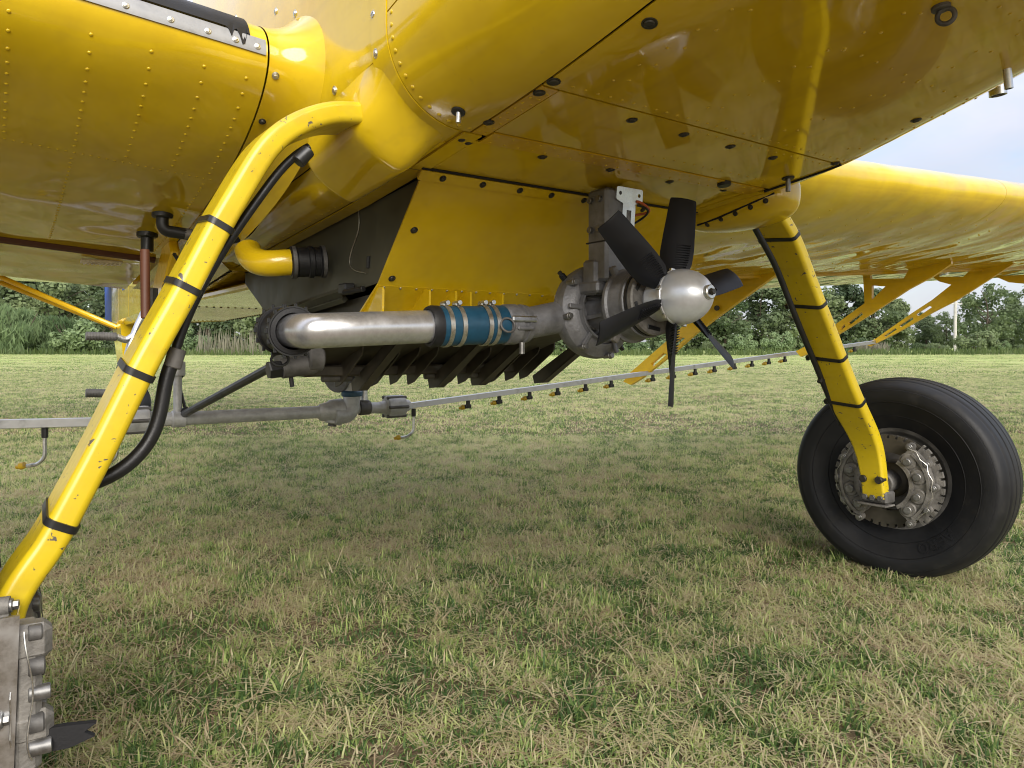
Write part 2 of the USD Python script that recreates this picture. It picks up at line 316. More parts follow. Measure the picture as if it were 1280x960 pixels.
def fastener(p, n, r, slot=0.0):
    """A quarter-turn fastener: washer rim, domed head and a cut slot."""
    e1, e2, ax = frame(n); p = np.asarray(p, float)
    head = lathe([(-0.002, r), (0.0012, r), (0.0016, r * 0.86), (0.0010, r * 0.74), (0.0034, r * 0.62), (0.0042, r * 0.3), (0.0042, 0)], p, ax, 18)
    d = math.cos(slot) * e1 + math.sin(slot) * e2
    return head, cbox(p + ax * 0.0043, (r * 1.0, r * 0.16, 0.0012), 0.0002, axes=(d, np.cross(ax, d), ax))

# ------------------------------------------------------------------ the aircraft's place on the field, and rays to its surfaces
GROUND = 0.05
F_AZ = math.radians(54.2)
FW = np.array([math.cos(F_AZ), -math.sin(F_AZ)]); SP = np.array([math.sin(F_AZ), math.cos(F_AZ)]); MID = np.array([0.27, 1.78])
plane = thing('crop_duster', (MID[0], MID[1], 0.0), -54.2, 'yellow crop-spraying aeroplane seen from under its nose, standing on the mown field', 'aeroplane')
def on(px, py, a=None, b=None, z=None):
    """The point, in aircraft axes, where the line of sight through a pixel of the photograph meets a plane of the aircraft."""
    u, v = (px - 640) / FPX, (HORIZON - py) / FPX
    da, db, a0, b0 = u * FW[0] + FW[1], u * SP[0] + SP[1], -MID @ FW, -MID @ SP
    t = (a - a0) / da if a is not None else (b - b0) / db if b is not None else (z - EYE) / v
    return np.array([a0 + t * da, b0 + t * db, EYE + t * v])
def on_surface(px, py, fn, lo, hi, n=60):
    """Where that line of sight first crosses the sheet fn(u, v); found on a grid and refined."""
    u, v = (px - 640) / FPX, (HORIZON - py) / FPX
    d = np.array([u * FW[0] + FW[1], u * SP[0] + SP[1], v]); o = np.array([-MID @ FW, -MID @ SP, EYE]); d = unit(d)
    (u0, u1), (v0, v1) = lo, hi
    for _ in range(5):
        U, V = np.linspace(u0, u1, n), np.linspace(v0, v1, n); P = np.array([[fn(x, y) for y in V] for x in U])
        w = P - o; dist = np.linalg.norm(w - (w @ d)[..., None] * d, axis=-1); i, j = np.unravel_index(dist.argmin(), dist.shape)
        du, dv = (u1 - u0) / n * 2, (v1 - v0) / n * 2; u0, u1, v0, v1 = U[i] - du, U[i] + du, V[j] - dv, V[j] + dv
        n = 14
    x, y = U[i], V[j]; e = 1e-4
    nn = unit(np.cross(np.array(fn(x + e, y)) - fn(x - e, y), np.array(fn(x, y + e)) - fn(x, y - e)))
    if nn @ d > 0: nn = -nn
    return P[i, j], nn

# ------------------------------------------------------------------ fuselage
_A = [-9.0, -3.0, -1.56, -0.5, -0.18, 0.05, 0.28, 0.58, 1.0, 1.6, 2.2]
zb = lambda a: float(np.interp(a, _A, [0.9, 1.06, 1.151, 1.222, 1.252, 1.278, 1.305, 1.341, 1.395, 1.49, 1.62]))
wid = lambda a: float(np.interp(a, [-2.5, -1, 0.03, 0.3, 0.6, 1.0, 1.6, 2.2], [0.60, 0.645, 0.655, 0.645, 0.625, 0.59, 0.52, 0.40]))
rad = lambda a: float(np.interp(a, [-2.5, 0.05, 0.3, 0.6, 1.0, 1.6, 2.2], [0.165, 0.165, 0.20, 0.26, 0.32, 0.36, 0.36]))
def hull(a, s):
    """Fuselage skin: station a, distance s round the section from the keel (positive towards the left wing)."""
    sg = 1 if s >= 0 else -1; s = abs(s); w, r, z0 = wid(a), rad(a), zb(a)
    if sg > 0: w -= float(np.interp(a, [0.25, 0.6, 1.0, 1.6], [0, 0.055, 0.13, 0.15]))
    if s < w - r: return np.array([a, sg * s, z0])
    t = (s - (w - r)) / r
    if t < math.pi / 2: return np.array([a, sg * (w - r + r * math.sin(t)), z0 + r * (1 - math.cos(t))])
    up = s - (w - r) - r * math.pi / 2
    return np.array([a, sg * (w - 0.10 * max(0, up - 0.25) ** 1.5), z0 + r + up])
def skin(name, a0, a1, s0, s1, mat_='yellow', na=24, ns=24, th=0.004, lift=0.0, label=None):
    us, vs = np.linspace(a0, a1, na), np.linspace(s0, s1, ns)
    fn = lambda a, s: hull(a, s) + (np.array([0, 0, 0]) if lift == 0 else lift * hull_n(a, s))
    v, f = grid(fn, us, vs); n = np.array([hull_n(a, s) for a in us for s in vs])
    N = len(v); idx = np.arange(N).reshape(na, ns); loop = np.r_[idx[0, :], idx[1:, -1], idx[-1, -2::-1], idx[-2:0:-1, 0]]
    fc = np.cross(v[f[:, 1]] - v[f[:, 0]], v[f[:, 2]] - v[f[:, 0]])
    if (fc * n[f[:, 0]]).sum() < 0: f = f[:, ::-1]; loop = loop[::-1]
    e = np.array([t for k in range(len(loop)) for A, B in [(loop[k], loop[(k + 1) % len(loop)])] for t in ((A, B + N, B), (A, A + N, B + N))])
    return part(name, tm(np.vstack([v, v - n * th]), np.vstack([f, f[:, ::-1] + N, e])), mat_, plane, smooth=40, label=label)
def hull_n(a, s):
    e = 1e-3; n = unit(np.cross(hull(a + e, s) - hull(a - e, s), hull(a, s + e) - hull(a, s - e)))
    c = np.array([a, 0, zb(a) + 0.6]); return n if n @ (hull(a, s) - c) > 0 else -n
def at_hull(px, py):
    return on_surface(px, py, hull, (-1.2, 1.7), (-1.6, 0.62))
def fasten(parent, pts, r=0.011, mat_='screw_dark', hit=at_hull, label=None):
    for i, (px, py) in enumerate(pts):
        p, n = hit(px, py); part('fastener', cat(fastener(p, n, r, i * 0.9 + 0.4)), mat_, parent, smooth=40)
def rivets(parent, PN, r=0.0035, mat_='yellow', name='rivets'):
    part(name, domes([p for p, n in PN], [n for p, n in PN], r), mat_, parent, smooth=60, kind='stuff')
hv = lambda a, s: (hull(a, s), hull_n(a, s))

G = 0.0016
liner_u, liner_v = np.linspace(-0.17, 2.0, 40), np.linspace(-1.7, 1.7, 90)
v_, f_ = grid(lambda a, s: hull(a, s) - 0.012 * hull_n(a, s), liner_u, liner_v)
part('fuselage_frame', (v_, f_), 'seam_dark', plane, smooth=True)
v_, f_ = grid(lambda a, s: hull(a, s) - 0.012 * hull_n(a, s), np.linspace(-2.3, -0.165, 20), np.linspace(-1.7, -0.50, 40))
part('side_frame', (v_, f_), 'seam_dark', plane, smooth=True)

cowl_l = skin('cowl_side_panel', 0.053, 1.75, -0.4745, -0.772, na=40, ns=40)
skin('cowl_upper_panel', 0.053, 1.75, -0.7755, -1.65, na=30)
cowl_r = skin('cowl_side_panel', 0.053, 1.75, 0.4745, 0.95, 'yellow_belly', na=40, ns=40)
skin('cowl_upper_panel', 0.053, 1.75, 0.953, 1.65, na=30)
band = skin('cowl_ring_band', -0.014, 0.0505, -0.498, -1.65, na=5, ns=60, lift=0.0015)
skin('cowl_ring_band', -0.014, 0.0505, 0.498, 1.65, na=5, ns=60, lift=0.0015)
side_low = skin('fuselage_side_panel', -2.2, -0.0155, -0.49, -0.629, na=40, ns=24)
side_mid = skin('fuselage_side_panel', -0.62, -0.0155, -0.632, -0.708, ns=12)
side_up = skin('fuselage_side_panel', -2.2, -0.0155, -0.711, -1.7, na=40, ns=40)
skin('fuselage_side_panel', -2.2, -0.0155, 0.49, 1.7, na=40, ns=40)
sill_l = skin('chine_strip', -2.2, 0.048, -0.442, -0.4845, 'yellow', na=30, ns=5, lift=0.002)
skin('chine_strip', -2.2, 0.048, 0.440, 0.4885, 'yellow', na=30, ns=5, lift=0.002)
front = skin('belly_front_panel', 0.2828, 1.75, -0.4695, 0.4695, 'yellow_belly', na=50, ns=60)
mid = skin('belly_middle_panel', 0.0760, 0.2772, -0.430, 0.4695, 'yellow_belly', na=10, ns=50)
edge = skin('belly_edge_strip', 0.051, 0.2772, -0.4690, -0.4325, 'yellow_grimy', na=10, ns=6)
strip = skin('belly_cross_strip', 0.020, 0.0722, -0.430, 0.455, 'yellow_grimy', na=6, ns=50, lift=0.0025)
rear = skin('belly_rear_panel', -0.176, 0.0168, -0.4385, 0.4385, 'yellow_belly', na=10, ns=50)

fasten(front, [(692, 102), (812, 29)], 0.0125)
fasten(edge, [(674, 116), (611, 153), (577, 174)], 0.0115)
fasten(mid, [(790, 150), (855, 168), (913, 183), (966, 197)], 0.0115)
fasten(strip, [(678, 196), (763, 212), (837, 227), (905, 237)], 0.011)
fasten(front, [(1044, 204), (1145, 150)], 0.011)
fasten(rear, [(585, 178)], 0.010)
fasten(sill_l, [(523, 187), (509, 197), (494, 206), (480, 214), (461, 229)], 0.0085)
fasten(side_up, [(295, 22), (345, 14), (369, 17), (390, 60), (418, 113)], 0.0095, 'screw_steel')
fasten(band, [(467, 18), (470, 67), (468, 110), (482, 108), (541, 165)], 0.0095, 'screw_steel')
fasten(side_mid, [(453, 123)], 0.0085, 'screw_steel')
rivets(cowl_l, [hv(0.068, s) for s in -np.linspace(0.485, 0.765, 13)], 0.0048)
for k, a_ in enumerate((0.030, 0.062)):
    rivets(strip, [(p + n * 0.0025, n) for p, n in [hv(a_, s) for s in np.arange(-0.41, 0.44, 0.036)]], 0.0033, 'yellow_belly')
rivets(edge, [hv(a_, s) for s in (-0.441, -0.460) for a_ in np.arange(0.065, 0.275, 0.024)], 0.0035, 'yellow_belly')
rivets(mid, [hv(0.118, s) for s in np.arange(-0.02, 0.40, 0.034)] + [hv(0.262, s) for s in np.arange(-0.04, 0.44, 0.03)], 0.0033, 'yellow_belly')
pn = []
for s in np.arange(-0.36, 0.46, 0.125):                       # two fore-and-aft rivet lines per stringer
    for d in (-0.012, 0.014):
        pn += [hv(a_ + 0.5 * d, s + d) for a_ in np.arange(0.36, 1.5, 0.062)] if int((s + 1) * 8) % 2 else []
pn += [hv(0.302, s) for s in np.arange(-0.42, 0.46, 0.03)] + [hv(0.62, s) for s in np.arange(-0.1, 0.40, 0.05)] + [hv(0.81, s) for s in np.arange(-0.2, 0.40, 0.04)]
rivets(front, pn, 0.0036, 'yellow_belly')
rivets(side_low, [hv(a_, -0.505) for a_ in np.arange(-1.5, -0.2, 0.045)], 0.0028)

part('chine_seal', tube([hull(a, 0.474) + [0, 0, -0.001] for a in (0.06, 0.12, 0.20, 0.28)], 0.004, 6), 'seam_dark', plane)
# gear fairings: blisters low on each side where the legs come out
BLIST = []
def blister(sg, label=None):
    c, R = (np.array([-0.165, -0.560, 1.262]), np.array([0.220, 0.090, 0.078])) if sg < 0 else (np.array([-0.100, 0.566, 1.286]), np.array([0.190, 0.088, 0.086]))
    u, v = np.linspace(-math.pi / 2, math.pi / 2, 25), np.linspace(0, 2 * math.pi, 49)
    pw = lambda x, e: math.copysign(abs(x) ** e, x)
    fn = lambda p, t: c + R * np.array([pw(math.sin(p), 0.75), pw(math.cos(p), 0.62) * pw(math.cos(t), 0.7), pw(math.cos(p), 0.62) * pw(math.sin(t), 0.7)])
    V, Fc = grid(fn, u, v); BLIST.append(fn); return part('gear_fairing', trimesh.Trimesh(V, Fc, process=True), 'yellow', plane, smooth=60)
BLIST.append(None)
sm = lambda x, a, b: (lambda t: t * t * (3 - 2 * t))(min(1.0, max(0.0, (x - a) / (b - a))))
def swelling(a, s):
    h_ = -0.003 + 0.072 * sm(a, -0.385, -0.315) * (1 - sm(a, -0.085, 0.045)) * sm(s, 0.488, 0.552) * (1 - sm(s, 0.62, 0.725))
    return hull(a, -s) + hull_n(a, -s) * h_
v_, f_ = grid(swelling, np.linspace(-0.40, 0.048, 60), np.linspace(0.466, 0.74, 44))
if np.cross(v_[f_[:, 1]] - v_[f_[:, 0]], v_[f_[:, 2]] - v_[f_[:, 0]])[:, 2].sum() > 0: f_ = f_[:, ::-1]
bl = part('gear_fairing', (v_, f_), 'yellow', plane, smooth=True); br = blister(1)
def at_blister(px, py): return on_surface(px, py, BLIST[1], (-1.5, 1.5), (math.pi * 0.5, math.pi * 1.7))
rim = [at_blister(x, y)[0] for x, y in [(872, 281), (895, 273), (920, 262), (945, 251), (968, 241)]]
part('fairing_seam', tube(np.array(rim) + [0, 0, -0.001], 0.003, 6), 'seam_dark', br)
for x, y in [(884, 277), (901, 270), (919, 263), (938, 255), (957, 247)]:
    p, n = at_blister(x, y + 4); part('fastener', cat(fastener(p, n, 0.0075)), 'screw_dark', br, smooth=40)

# drain studs, tie-down eye, breather pipes under the nose
def stud(px, py, r, L, mat_, label=None):
    p, n = at_hull(px, py)
    d = part('drain_flange', cyl(p - n * 0.002, p + n * 0.004, r, 20), 'plastic_black', plane)
    part('drain_stub', cyl(p, p + np.array([0, 0, -L]), r * 0.38, 14), mat_, d)
stud(573, 139, 0.0135, 0.022, 'screw_steel'); stud(985, 222, 0.016, 0.036, 'bolt_grey')
p, n = at_hull(905, 228); part('drain_plug', cyl(p - n * 0.001, p + n * 0.010, 0.018, 18), 'plastic_black', plane)
p, n = at_hull(1176, 8)
eye = part('tie_down_eye', trimesh.creation.torus(0.0115, 0.0037, 28, 12).apply_transform(trimesh.transformations.rotation_matrix(math.pi / 2, [1, 0.35, 0])).apply_translation(p + np.array([0.006, 0.003, -0.016])), 'cast_dark', plane, smooth=60)
part('eye_base', cyl(p - n * 0.002, p + n * 0.006, 0.0135, 18), 'cast_dark', eye)
for (x, y, r, L) in ((1248, 99, 0.017, 0.045), (1262, 93, 0.007, 0.035)):
    p, n = at_hull(x - 3, y - 6); part('breather_pipe', lathe([(-0.03, r), (L, r), (L, r * 0.8), (-0.03, r * 0.8)], p, (0.05, 0.1, -1), 20, True), 'aluminium', plane)

# ------------------------------------------------------------------ wings
LE_A, CHORD, INC = -0.30, 1.847, math.radians(12.7)
def foil(c, up, t=0.18, m=0.02):
    y = 5 * t * (0.2969 * math.sqrt(max(c, 0)) - 0.1260 * c - 0.3516 * c ** 2 + 0.2843 * c ** 3 - 0.1036 * c ** 4)
    return 4 * m * c * (1 - c) + (y if up else -y)
def wingp(c, b, up=False, off=0.0):
    y = CHORD * foil(c, up) + (off if up else -off); x = CHORD * c
    return np.array([LE_A - x * math.cos(INC) - y * math.sin(INC), b, 1.496 + 0.075 * (abs(b) - 0.75) - x * math.sin(INC) + y * math.cos(INC)])
def wing_piece(name, b0, b1, c0, c1, mat_='yellow_wing', nb=10, label=None):
    t = 0.5 - 0.5 * np.cos(np.linspace(0, math.pi, 30)) if c0 == 0 else np.linspace(0, 1, 12)
    cs = c0 + (c1 - c0) * (t if c0 else np.linspace(0, 1, 30) ** 2)
    per = [(c, True) for c in cs[::-1]] + [(c, False) for c in (cs[1:] if c0 == 0 else cs)]
    bs = np.linspace(b0, b1, nb); n = len(per)
    v = np.array([[wingp(c, b, u) for c, u in per] for b in bs]).reshape(-1, 3); f = []
    for i in range(nb - 1):
        for j in range(n):
            k = (j + 1) % n; A, B, C, D = i * n + j, i * n + k, (i + 1) * n + k, (i + 1) * n + j; f += [(A, B, C), (A, C, D)]
    for i in (0, nb - 1):
        c_ = len(v); v = np.vstack([v, v[i * n:(i + 1) * n].mean(0)]); f += [(c_, i * n + (j + 1) % n, i * n + j) if i else (c_, i * n + j, i * n + (j + 1) % n) for j in range(n)]
    m = tm(v, f)
    if m.volume < 0: m.invert()
    return part(name, m, mat_, plane, smooth=40, label=label)
wl = wing_piece('wing', -0.762, -7.9, 0, 0.645, nb=24, label='near wing with riveted underside')
wr = wing_piece('wing', 0.762, 3.02, 0, 0.645, nb=16, label='far wing, inner skin')
wr2 = wing_piece('wing', 3.024, 7.9, 0, 0.645, nb=24, label='far wing, outer skin')
fl = wing_piece('flap', -0.78, -4.2, 0.66, 1.0, nb=10); wing_piece('aileron', -4.21, -7.85, 0.66, 1.0, nb=10)
fr = wing_piece('flap', 0.78, 4.2, 0.66, 1.0, nb=10); wing_piece('aileron', 4.21, 7.85, 0.66, 1.0, nb=10)
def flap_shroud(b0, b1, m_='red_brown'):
    part('flap_gap_seal', tube([wingp(0.653, b0, False, 0.0), wingp(0.653, b1, False, 0.0)], 0.0165, 8), m_, plane)  # tube along the flap gap; red-brown on the near wing paints the gap's shade
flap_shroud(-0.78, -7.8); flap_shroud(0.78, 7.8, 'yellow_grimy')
def at_wing(px, py, sg=-1):
    return on_surface(px, py, lambda c, b: wingp(max(c, 0.0), b), (0.0, 1.0), (sg * 0.76, sg * 4.0) if sg > 0 else (-4.0, -0.76))
def wing_n(c, b, up=False):
    e = 1e-3; n = unit(np.cross(wingp(c + e, b, up) - wingp(c - e, b, up), wingp(c, b + e, up) - wingp(c, b - e, up)))
    return n if (n[2] > 0) == up or c < 0.03 else -n
def wv(c, b, up=False):
    n = wing_n(c, b, up)
    if n @ (wingp(c, b, up) - wingp(0.3, b, up) * 0.5 - wingp(0.3, b, not up) * 0.5) < 0: n = -n
    return wingp(c, b, up), n
pn = []
for b in (-0.80, -0.885, -0.985, -1.09, -1.22, -1.36, -1.5):   # rib lines, wider pitch towards the nose
    pn += [wv(c, b) for c in np.r_[0.022, 0.040, 0.060, 0.078, 0.094, 0.110, 0.126, 0.142, 0.158, 0.174, 0.190, 0.205]]
    pn += [wv(c, b) for c in np.arange(0.24, 0.63, 0.0135)] if b in (-0.80, -1.09, -1.36) else []
rivets(wl, pn, 0.0040, 'yellow_wing')
rivets(wl, [wv(0.222, b) for b in -np.arange(0.79, 1.9, 0.0165)], 0.0034, 'yellow_wing')
pn = []
for b in np.arange(1.0, 5.2, 0.3): pn += [wv(c, b) for c in np.arange(0.08, 0.63, 0.03)]
rivets(wr, pn, 0.0048, 'yellow_wing')
# wing root fairings, flared onto the fuselage side
def root_fairing(sg):
    cs = np.linspace(0, 1, 36) ** 2 * 0.98; per = [(c, True) for c in cs[::-1]] + [(c, False) for c in cs[1:]]
    rows = []
    for t in np.linspace(0, 1, 9):
        b = sg * (0.7585 - 0.118 * t); off = 0.001 + 0.060 * t ** 2.4; row = []
        for c, u in per:
            p = wingp(c, sg * 0.76, u); q_ = wv(c, sg * 0.76, u)[1]; x = p + q_ * off; x[1] = b; row.append(x)
        rows.append(row)
    v = np.array(rows).reshape(-1, 3); n, m = 9, len(per); i = np.arange(n * m).reshape(n, m)
    f = np.stack([i[:-1, :-1], i[1:, :-1], i[1:, 1:], i[:-1, 1:]], -1).reshape(-1, 4); f = np.vstack([f[:, [0, 1, 2]], f[:, [0, 2, 3]]])
    return part('wing_root_fairing', (v, f if sg > 0 else f[:, ::-1]), 'yellow', plane, smooth=50)
rf = root_fairing(-1); root_fairing(1)
for c, up in ((0.012, False), (0.07, False), (0.115, False), (0.16, False), (0.22, False), (0.29, False), (0.37, False), (0.46, False)):
    p, n = wv(c, -0.742, up); part('fastener', cat(fastener(p + n * 0.002, n, 0.008, c * 9)), 'screw_dark' if c > .03 else 'screw_steel', rf, smooth=40)
# bolted aluminium strip with a torn rubber walkway edge on the nose of the near wing
def le_strip(b0, b1, c0, c1, up0, off, n=14, m=5, th=0.004, rag=0.0):
    S = lambda t: wv(abs(t), 0, t > 0)
    us, vs = np.linspace(b0, b1, n), np.linspace(c0, c1, m)
    def fn(b, t, o):
        if rag and b > b1 - 0.06: t = t - rag * (0.5 + 0.5 * math.sin(b * 260)) * (b - b1 + 0.06) / 0.06
        p, nn = wv(abs(t), b, t > 0); return p + nn * o
    A = np.array([[fn(b, t, off + th) for t in vs] for b in us]).reshape(-1, 3); B = np.array([[fn(b, t, off - 0.002) for t in vs] for b in us]).reshape(-1, 3)
    i = np.arange(n * m).reshape(n, m); f = np.stack([i[:-1, :-1], i[1:, :-1], i[1:, 1:], i[:-1, 1:]], -1).reshape(-1, 4); f = np.vstack([f[:, [0, 1, 2]], f[:, [0, 2, 3]]])
    loop = np.r_[i[0, :], i[1:, -1], i[-1, -2::-1], i[-2:0:-1, 0]]; N = n * m
    e = np.array([t for k in range(len(loop)) for a, b in [(loop[k], loop[(k + 1) % len(loop)])] for t in ((a, b, b + N), (a, b + N, a + N))])
    mesh = tm(np.vstack([A, B]), np.vstack([f, f[:, ::-1] + N, e])); 
    if mesh.volume < 0: mesh.invert()
    return mesh
stp = part('leading_edge_strip', le_strip(-1.12, -0.767, -0.0021, 0.0004, 1, 0.0, m=9), 'strip_alloy', wl)
for b in (-1.035, -0.955, -0.885, -0.83, -0.785):
    p, n = wv(0.0004, b, False); part('strip_bolt', cat(fastener(p + n * 0.004, n, 0.0065, b * 30)), 'screw_steel', wl, smooth=40)
part('rubber_edge', le_strip(-1.12, -0.80, 0.0008, 0.020, 1, 0.0, n=60, m=9, th=0.006, rag=0.0025), 'rubber', wl)
# ribbed light plate set in the near flap
p, n = on_surface(127, 325, lambda c, b: wingp(max(c, 0), b), (0.6, 1.0), (-2.5, -0.76))
p = p + np.array([0, 0, -0.007]); vp = part('ribbed_vent', cbox(p, (0.035, 0.125, 0.008), 0.002, axes=((1, 0, 0.2), (0, 1, 0), (-0.2, 0, 1))), 'vent_plate', fl)
for k in range(9):
    part('vent_rib', cbox(p + np.array([0, -0.048 + k * 0.012, -0.006]), (0.024, 0.004, 0.006), 0.001, axes=((1, 0.5, 0.2), (0, 1, 0), (-0.2, 0, 1))), 'vent_plate', fl)

# ------------------------------------------------------------------ undercarriage legs
def leg_section(k=5, w=0.058, t=0.0215, r=0.0125):
    pts = []
    for cx_, cy_, a0 in ((w - r, t - r, 0), (-w + r, t - r, 90), (-w + r, -t + r, 180), (w - r, -t + r, 270)):
        for a in np.linspace(a0, a0 + 90, k): pts.append((cx_ + r * math.cos(math.radians(a)), cy_ + r * math.sin(math.radians(a))))
    return np.array(pts)
def leg_frames(path):
    t = unit(np.gradient(path, axis=0)); u = np.tile([1.0, 0, 0], (len(path), 1)); return u, np.cross(t, u)
def swept(path, sec, scale=None):
    u, v = leg_frames(path); n, m = len(path), len(sec); sc = np.ones(n) if scale is None else scale
    P = (path[:, None] + (sec[None, :, :1] * sc[:, None, None] + 0.058 * (1 - sc[:, None, None])) * u[:, None] + sec[None, :, 1:] * v[:, None]).reshape(-1, 3); f = []
    for i in range(n - 1):
        for j in range(m):
            A, B, C, D = i * m + j, i * m + (j + 1) % m, (i + 1) * m + (j + 1) % m, (i + 1) * m + j; f += [(A, B, C), (A, C, D)]
    P = np.vstack([P, path[0], path[-1]])
    for j in range(m): f += [(n * m, (j + 1) % m, j), (n * m + 1, (n - 1) * m + j, (n - 1) * m + (j + 1) % m)]
    mesh = tm(P, f)
    if mesh.volume < 0: mesh.invert()
    return mesh
def gear_leg(abz, straps, hose_pts, hose_r, label, foot=1.0):
    p = spline(abz, 110); sc = np.interp(np.linspace(0, 1, 110), [0, 0.72, 0.95, 1], [1.0, 1.0, foot, foot])
    leg = part('landing_gear_leg', swept(p, leg_section(), sc), 'yellow_leg', plane, smooth=35, label=label)
    u, v = leg_frames(p)
    for (px, py) in straps:
        s = on(px, py, a=0.033); k = int(np.argmin(np.linalg.norm(p[:, 1:] - s[1:], axis=1))); t = np.cross(u[k], v[k]); t = t if t[2] < 0 else -t
        O, I = leg_section(5, 0.0612, 0.0247, 0.0150), leg_section(5, 0.0576, 0.0211, 0.0122)
        ring = plate(Polygon(O).difference(Polygon(I)), p[k] + 0 * t, u[k] + 0.12 * t, v[k], 0.0115)
        sp = part('strap', ring, 'plastic_black', leg, smooth=40)
        part('strap_buckle', cbox(p[k] - 0.064 * u[k] + 0.012 * v[k], (0.012, 0.016, 0.016), 0.002, axes=(u[k], v[k], t)), 'plastic_black', leg)
    part('brake_hose', tube(spline(hose_pts, 60), hose_r, 12), 'hose', leg)
    return leg, p
def front_line(pts, inward):
    """Centre line of a leg from its front edge as seen in the photograph; the leg rakes forward towards the foot."""
    d = np.r_[0, np.cumsum([math.dist(pts[k], pts[k + 1]) for k in range(len(pts) - 1)])]; out = []
    for (x, y), t in zip(pts, d / d[-1]):
        af = -0.045 + 0.078 * t; q_ = on(x, y, a=af); out.append(q_ - np.array([0.058, 0, 0]))
    out = np.array(out)
    if inward:
        t = unit(np.gradient(out[:, 1:], axis=0)); out[:, 1] += -inward * np.abs(t[:, 1]) * 0 - inward * np.abs(t[:, 0 + 1]) ; out[:, 2] -= inward * np.abs(t[:, 0])
    return out
lfl = front_line([(447, 139), (420, 139), (395, 145), (350, 170), (310, 225), (275, 285), (230, 370), (180, 460), (130, 560), (85, 645), (58, 692), (32, 728), (14, 762), (6, 800), (3, 870)], 0)
lbz = [lfl[0] + [0, 0.20, 0.01], lfl[0] + [0, 0.08, 0.008]] + list(lfl)
h = lambda pts, a: [on(x, y, a=a) for x, y in pts]
leg_l, pl_ = gear_leg(lbz, [(289, 268), (240, 351), (170, 464), (60, 650)], h([(386, 184), (360, 203), (328, 242), (294, 290), (256, 352), (231, 405), (217, 447)], -0.09), 0.0082, 'near landing gear leg with chipped paint')
lh = part('loose_hose', tube(spline(h([(219, 446), (207, 478), (200, 515), (188, 548), (163, 578), (118, 603)], -0.07), 40), 0.0118, 14), 'hose', leg_l)
part('hose_ferrule', cyl(on(222, 436, a=-0.07), on(215, 460, a=-0.07), 0.0145, 16), 'cast_dark', leg_l)
part('hose_fitting', cat([cyl(on(372, 203, a=-0.05), on(386, 188, a=-0.05), 0.013, 12), cyl(on(368, 195, a=-0.05), on(382, 205, a=-0.05), 0.007, 10)]), 'plastic_black', leg_l)
rfl = front_line([(976, 250), (990, 270), (1004, 296), (1019, 335), (1046, 405), (1071, 470), (1088, 510), (1099, 535), (1106, 557), (1111, 592), (1114, 622)], 0.0215)
rbz = [rfl[0] + [0, -0.16, 0.05], rfl[0] + [0, -0.07, 0.04]] + list(rfl)
leg_r, pr_ = gear_leg(rbz, [(991, 327), (1024, 400), (1050, 466), (1076, 518)], h([(940, 278), (952, 300), (968, 330), (985, 372), (1003, 417), (1022, 462), (1038, 500), (1052, 530)], -0.095), 0.0095, 'far landing gear leg', 0.68)
part('hose_clip', tube(h([(1028, 468), (1024, 478)], -0.095), 0.008, 8), 'plastic_black', leg_r)
ft = rfl[-1] + np.array([0.018, 0, 0])
part('foot_shoe', cbox(ft + [0, 0.012, 0.002], (0.090, 0.060, 0.040), 0.006), 'cast_dark', leg_r)
for a_, z_ in ((0.024, 0.062), (-0.030, 0.060)): part('foot_bolt', cyl(ft + [a_, 0, z_], ft + [a_, -0.034, z_], 0.0125, 12), 'screw_dark', leg_r)
for a_ in (-0.026, 0.0, 0.026): part('shoe_bolt', cyl(ft + [a_, -0.01, 0], ft + [a_, -0.028, 0], 0.010, 6), 'cast_dark', leg_r)
part('shoe_plate', cbox(ft + [0, 0, -0.024], (0.098, 0.062, 0.006), 0.002), 'brake_cast', leg_r)

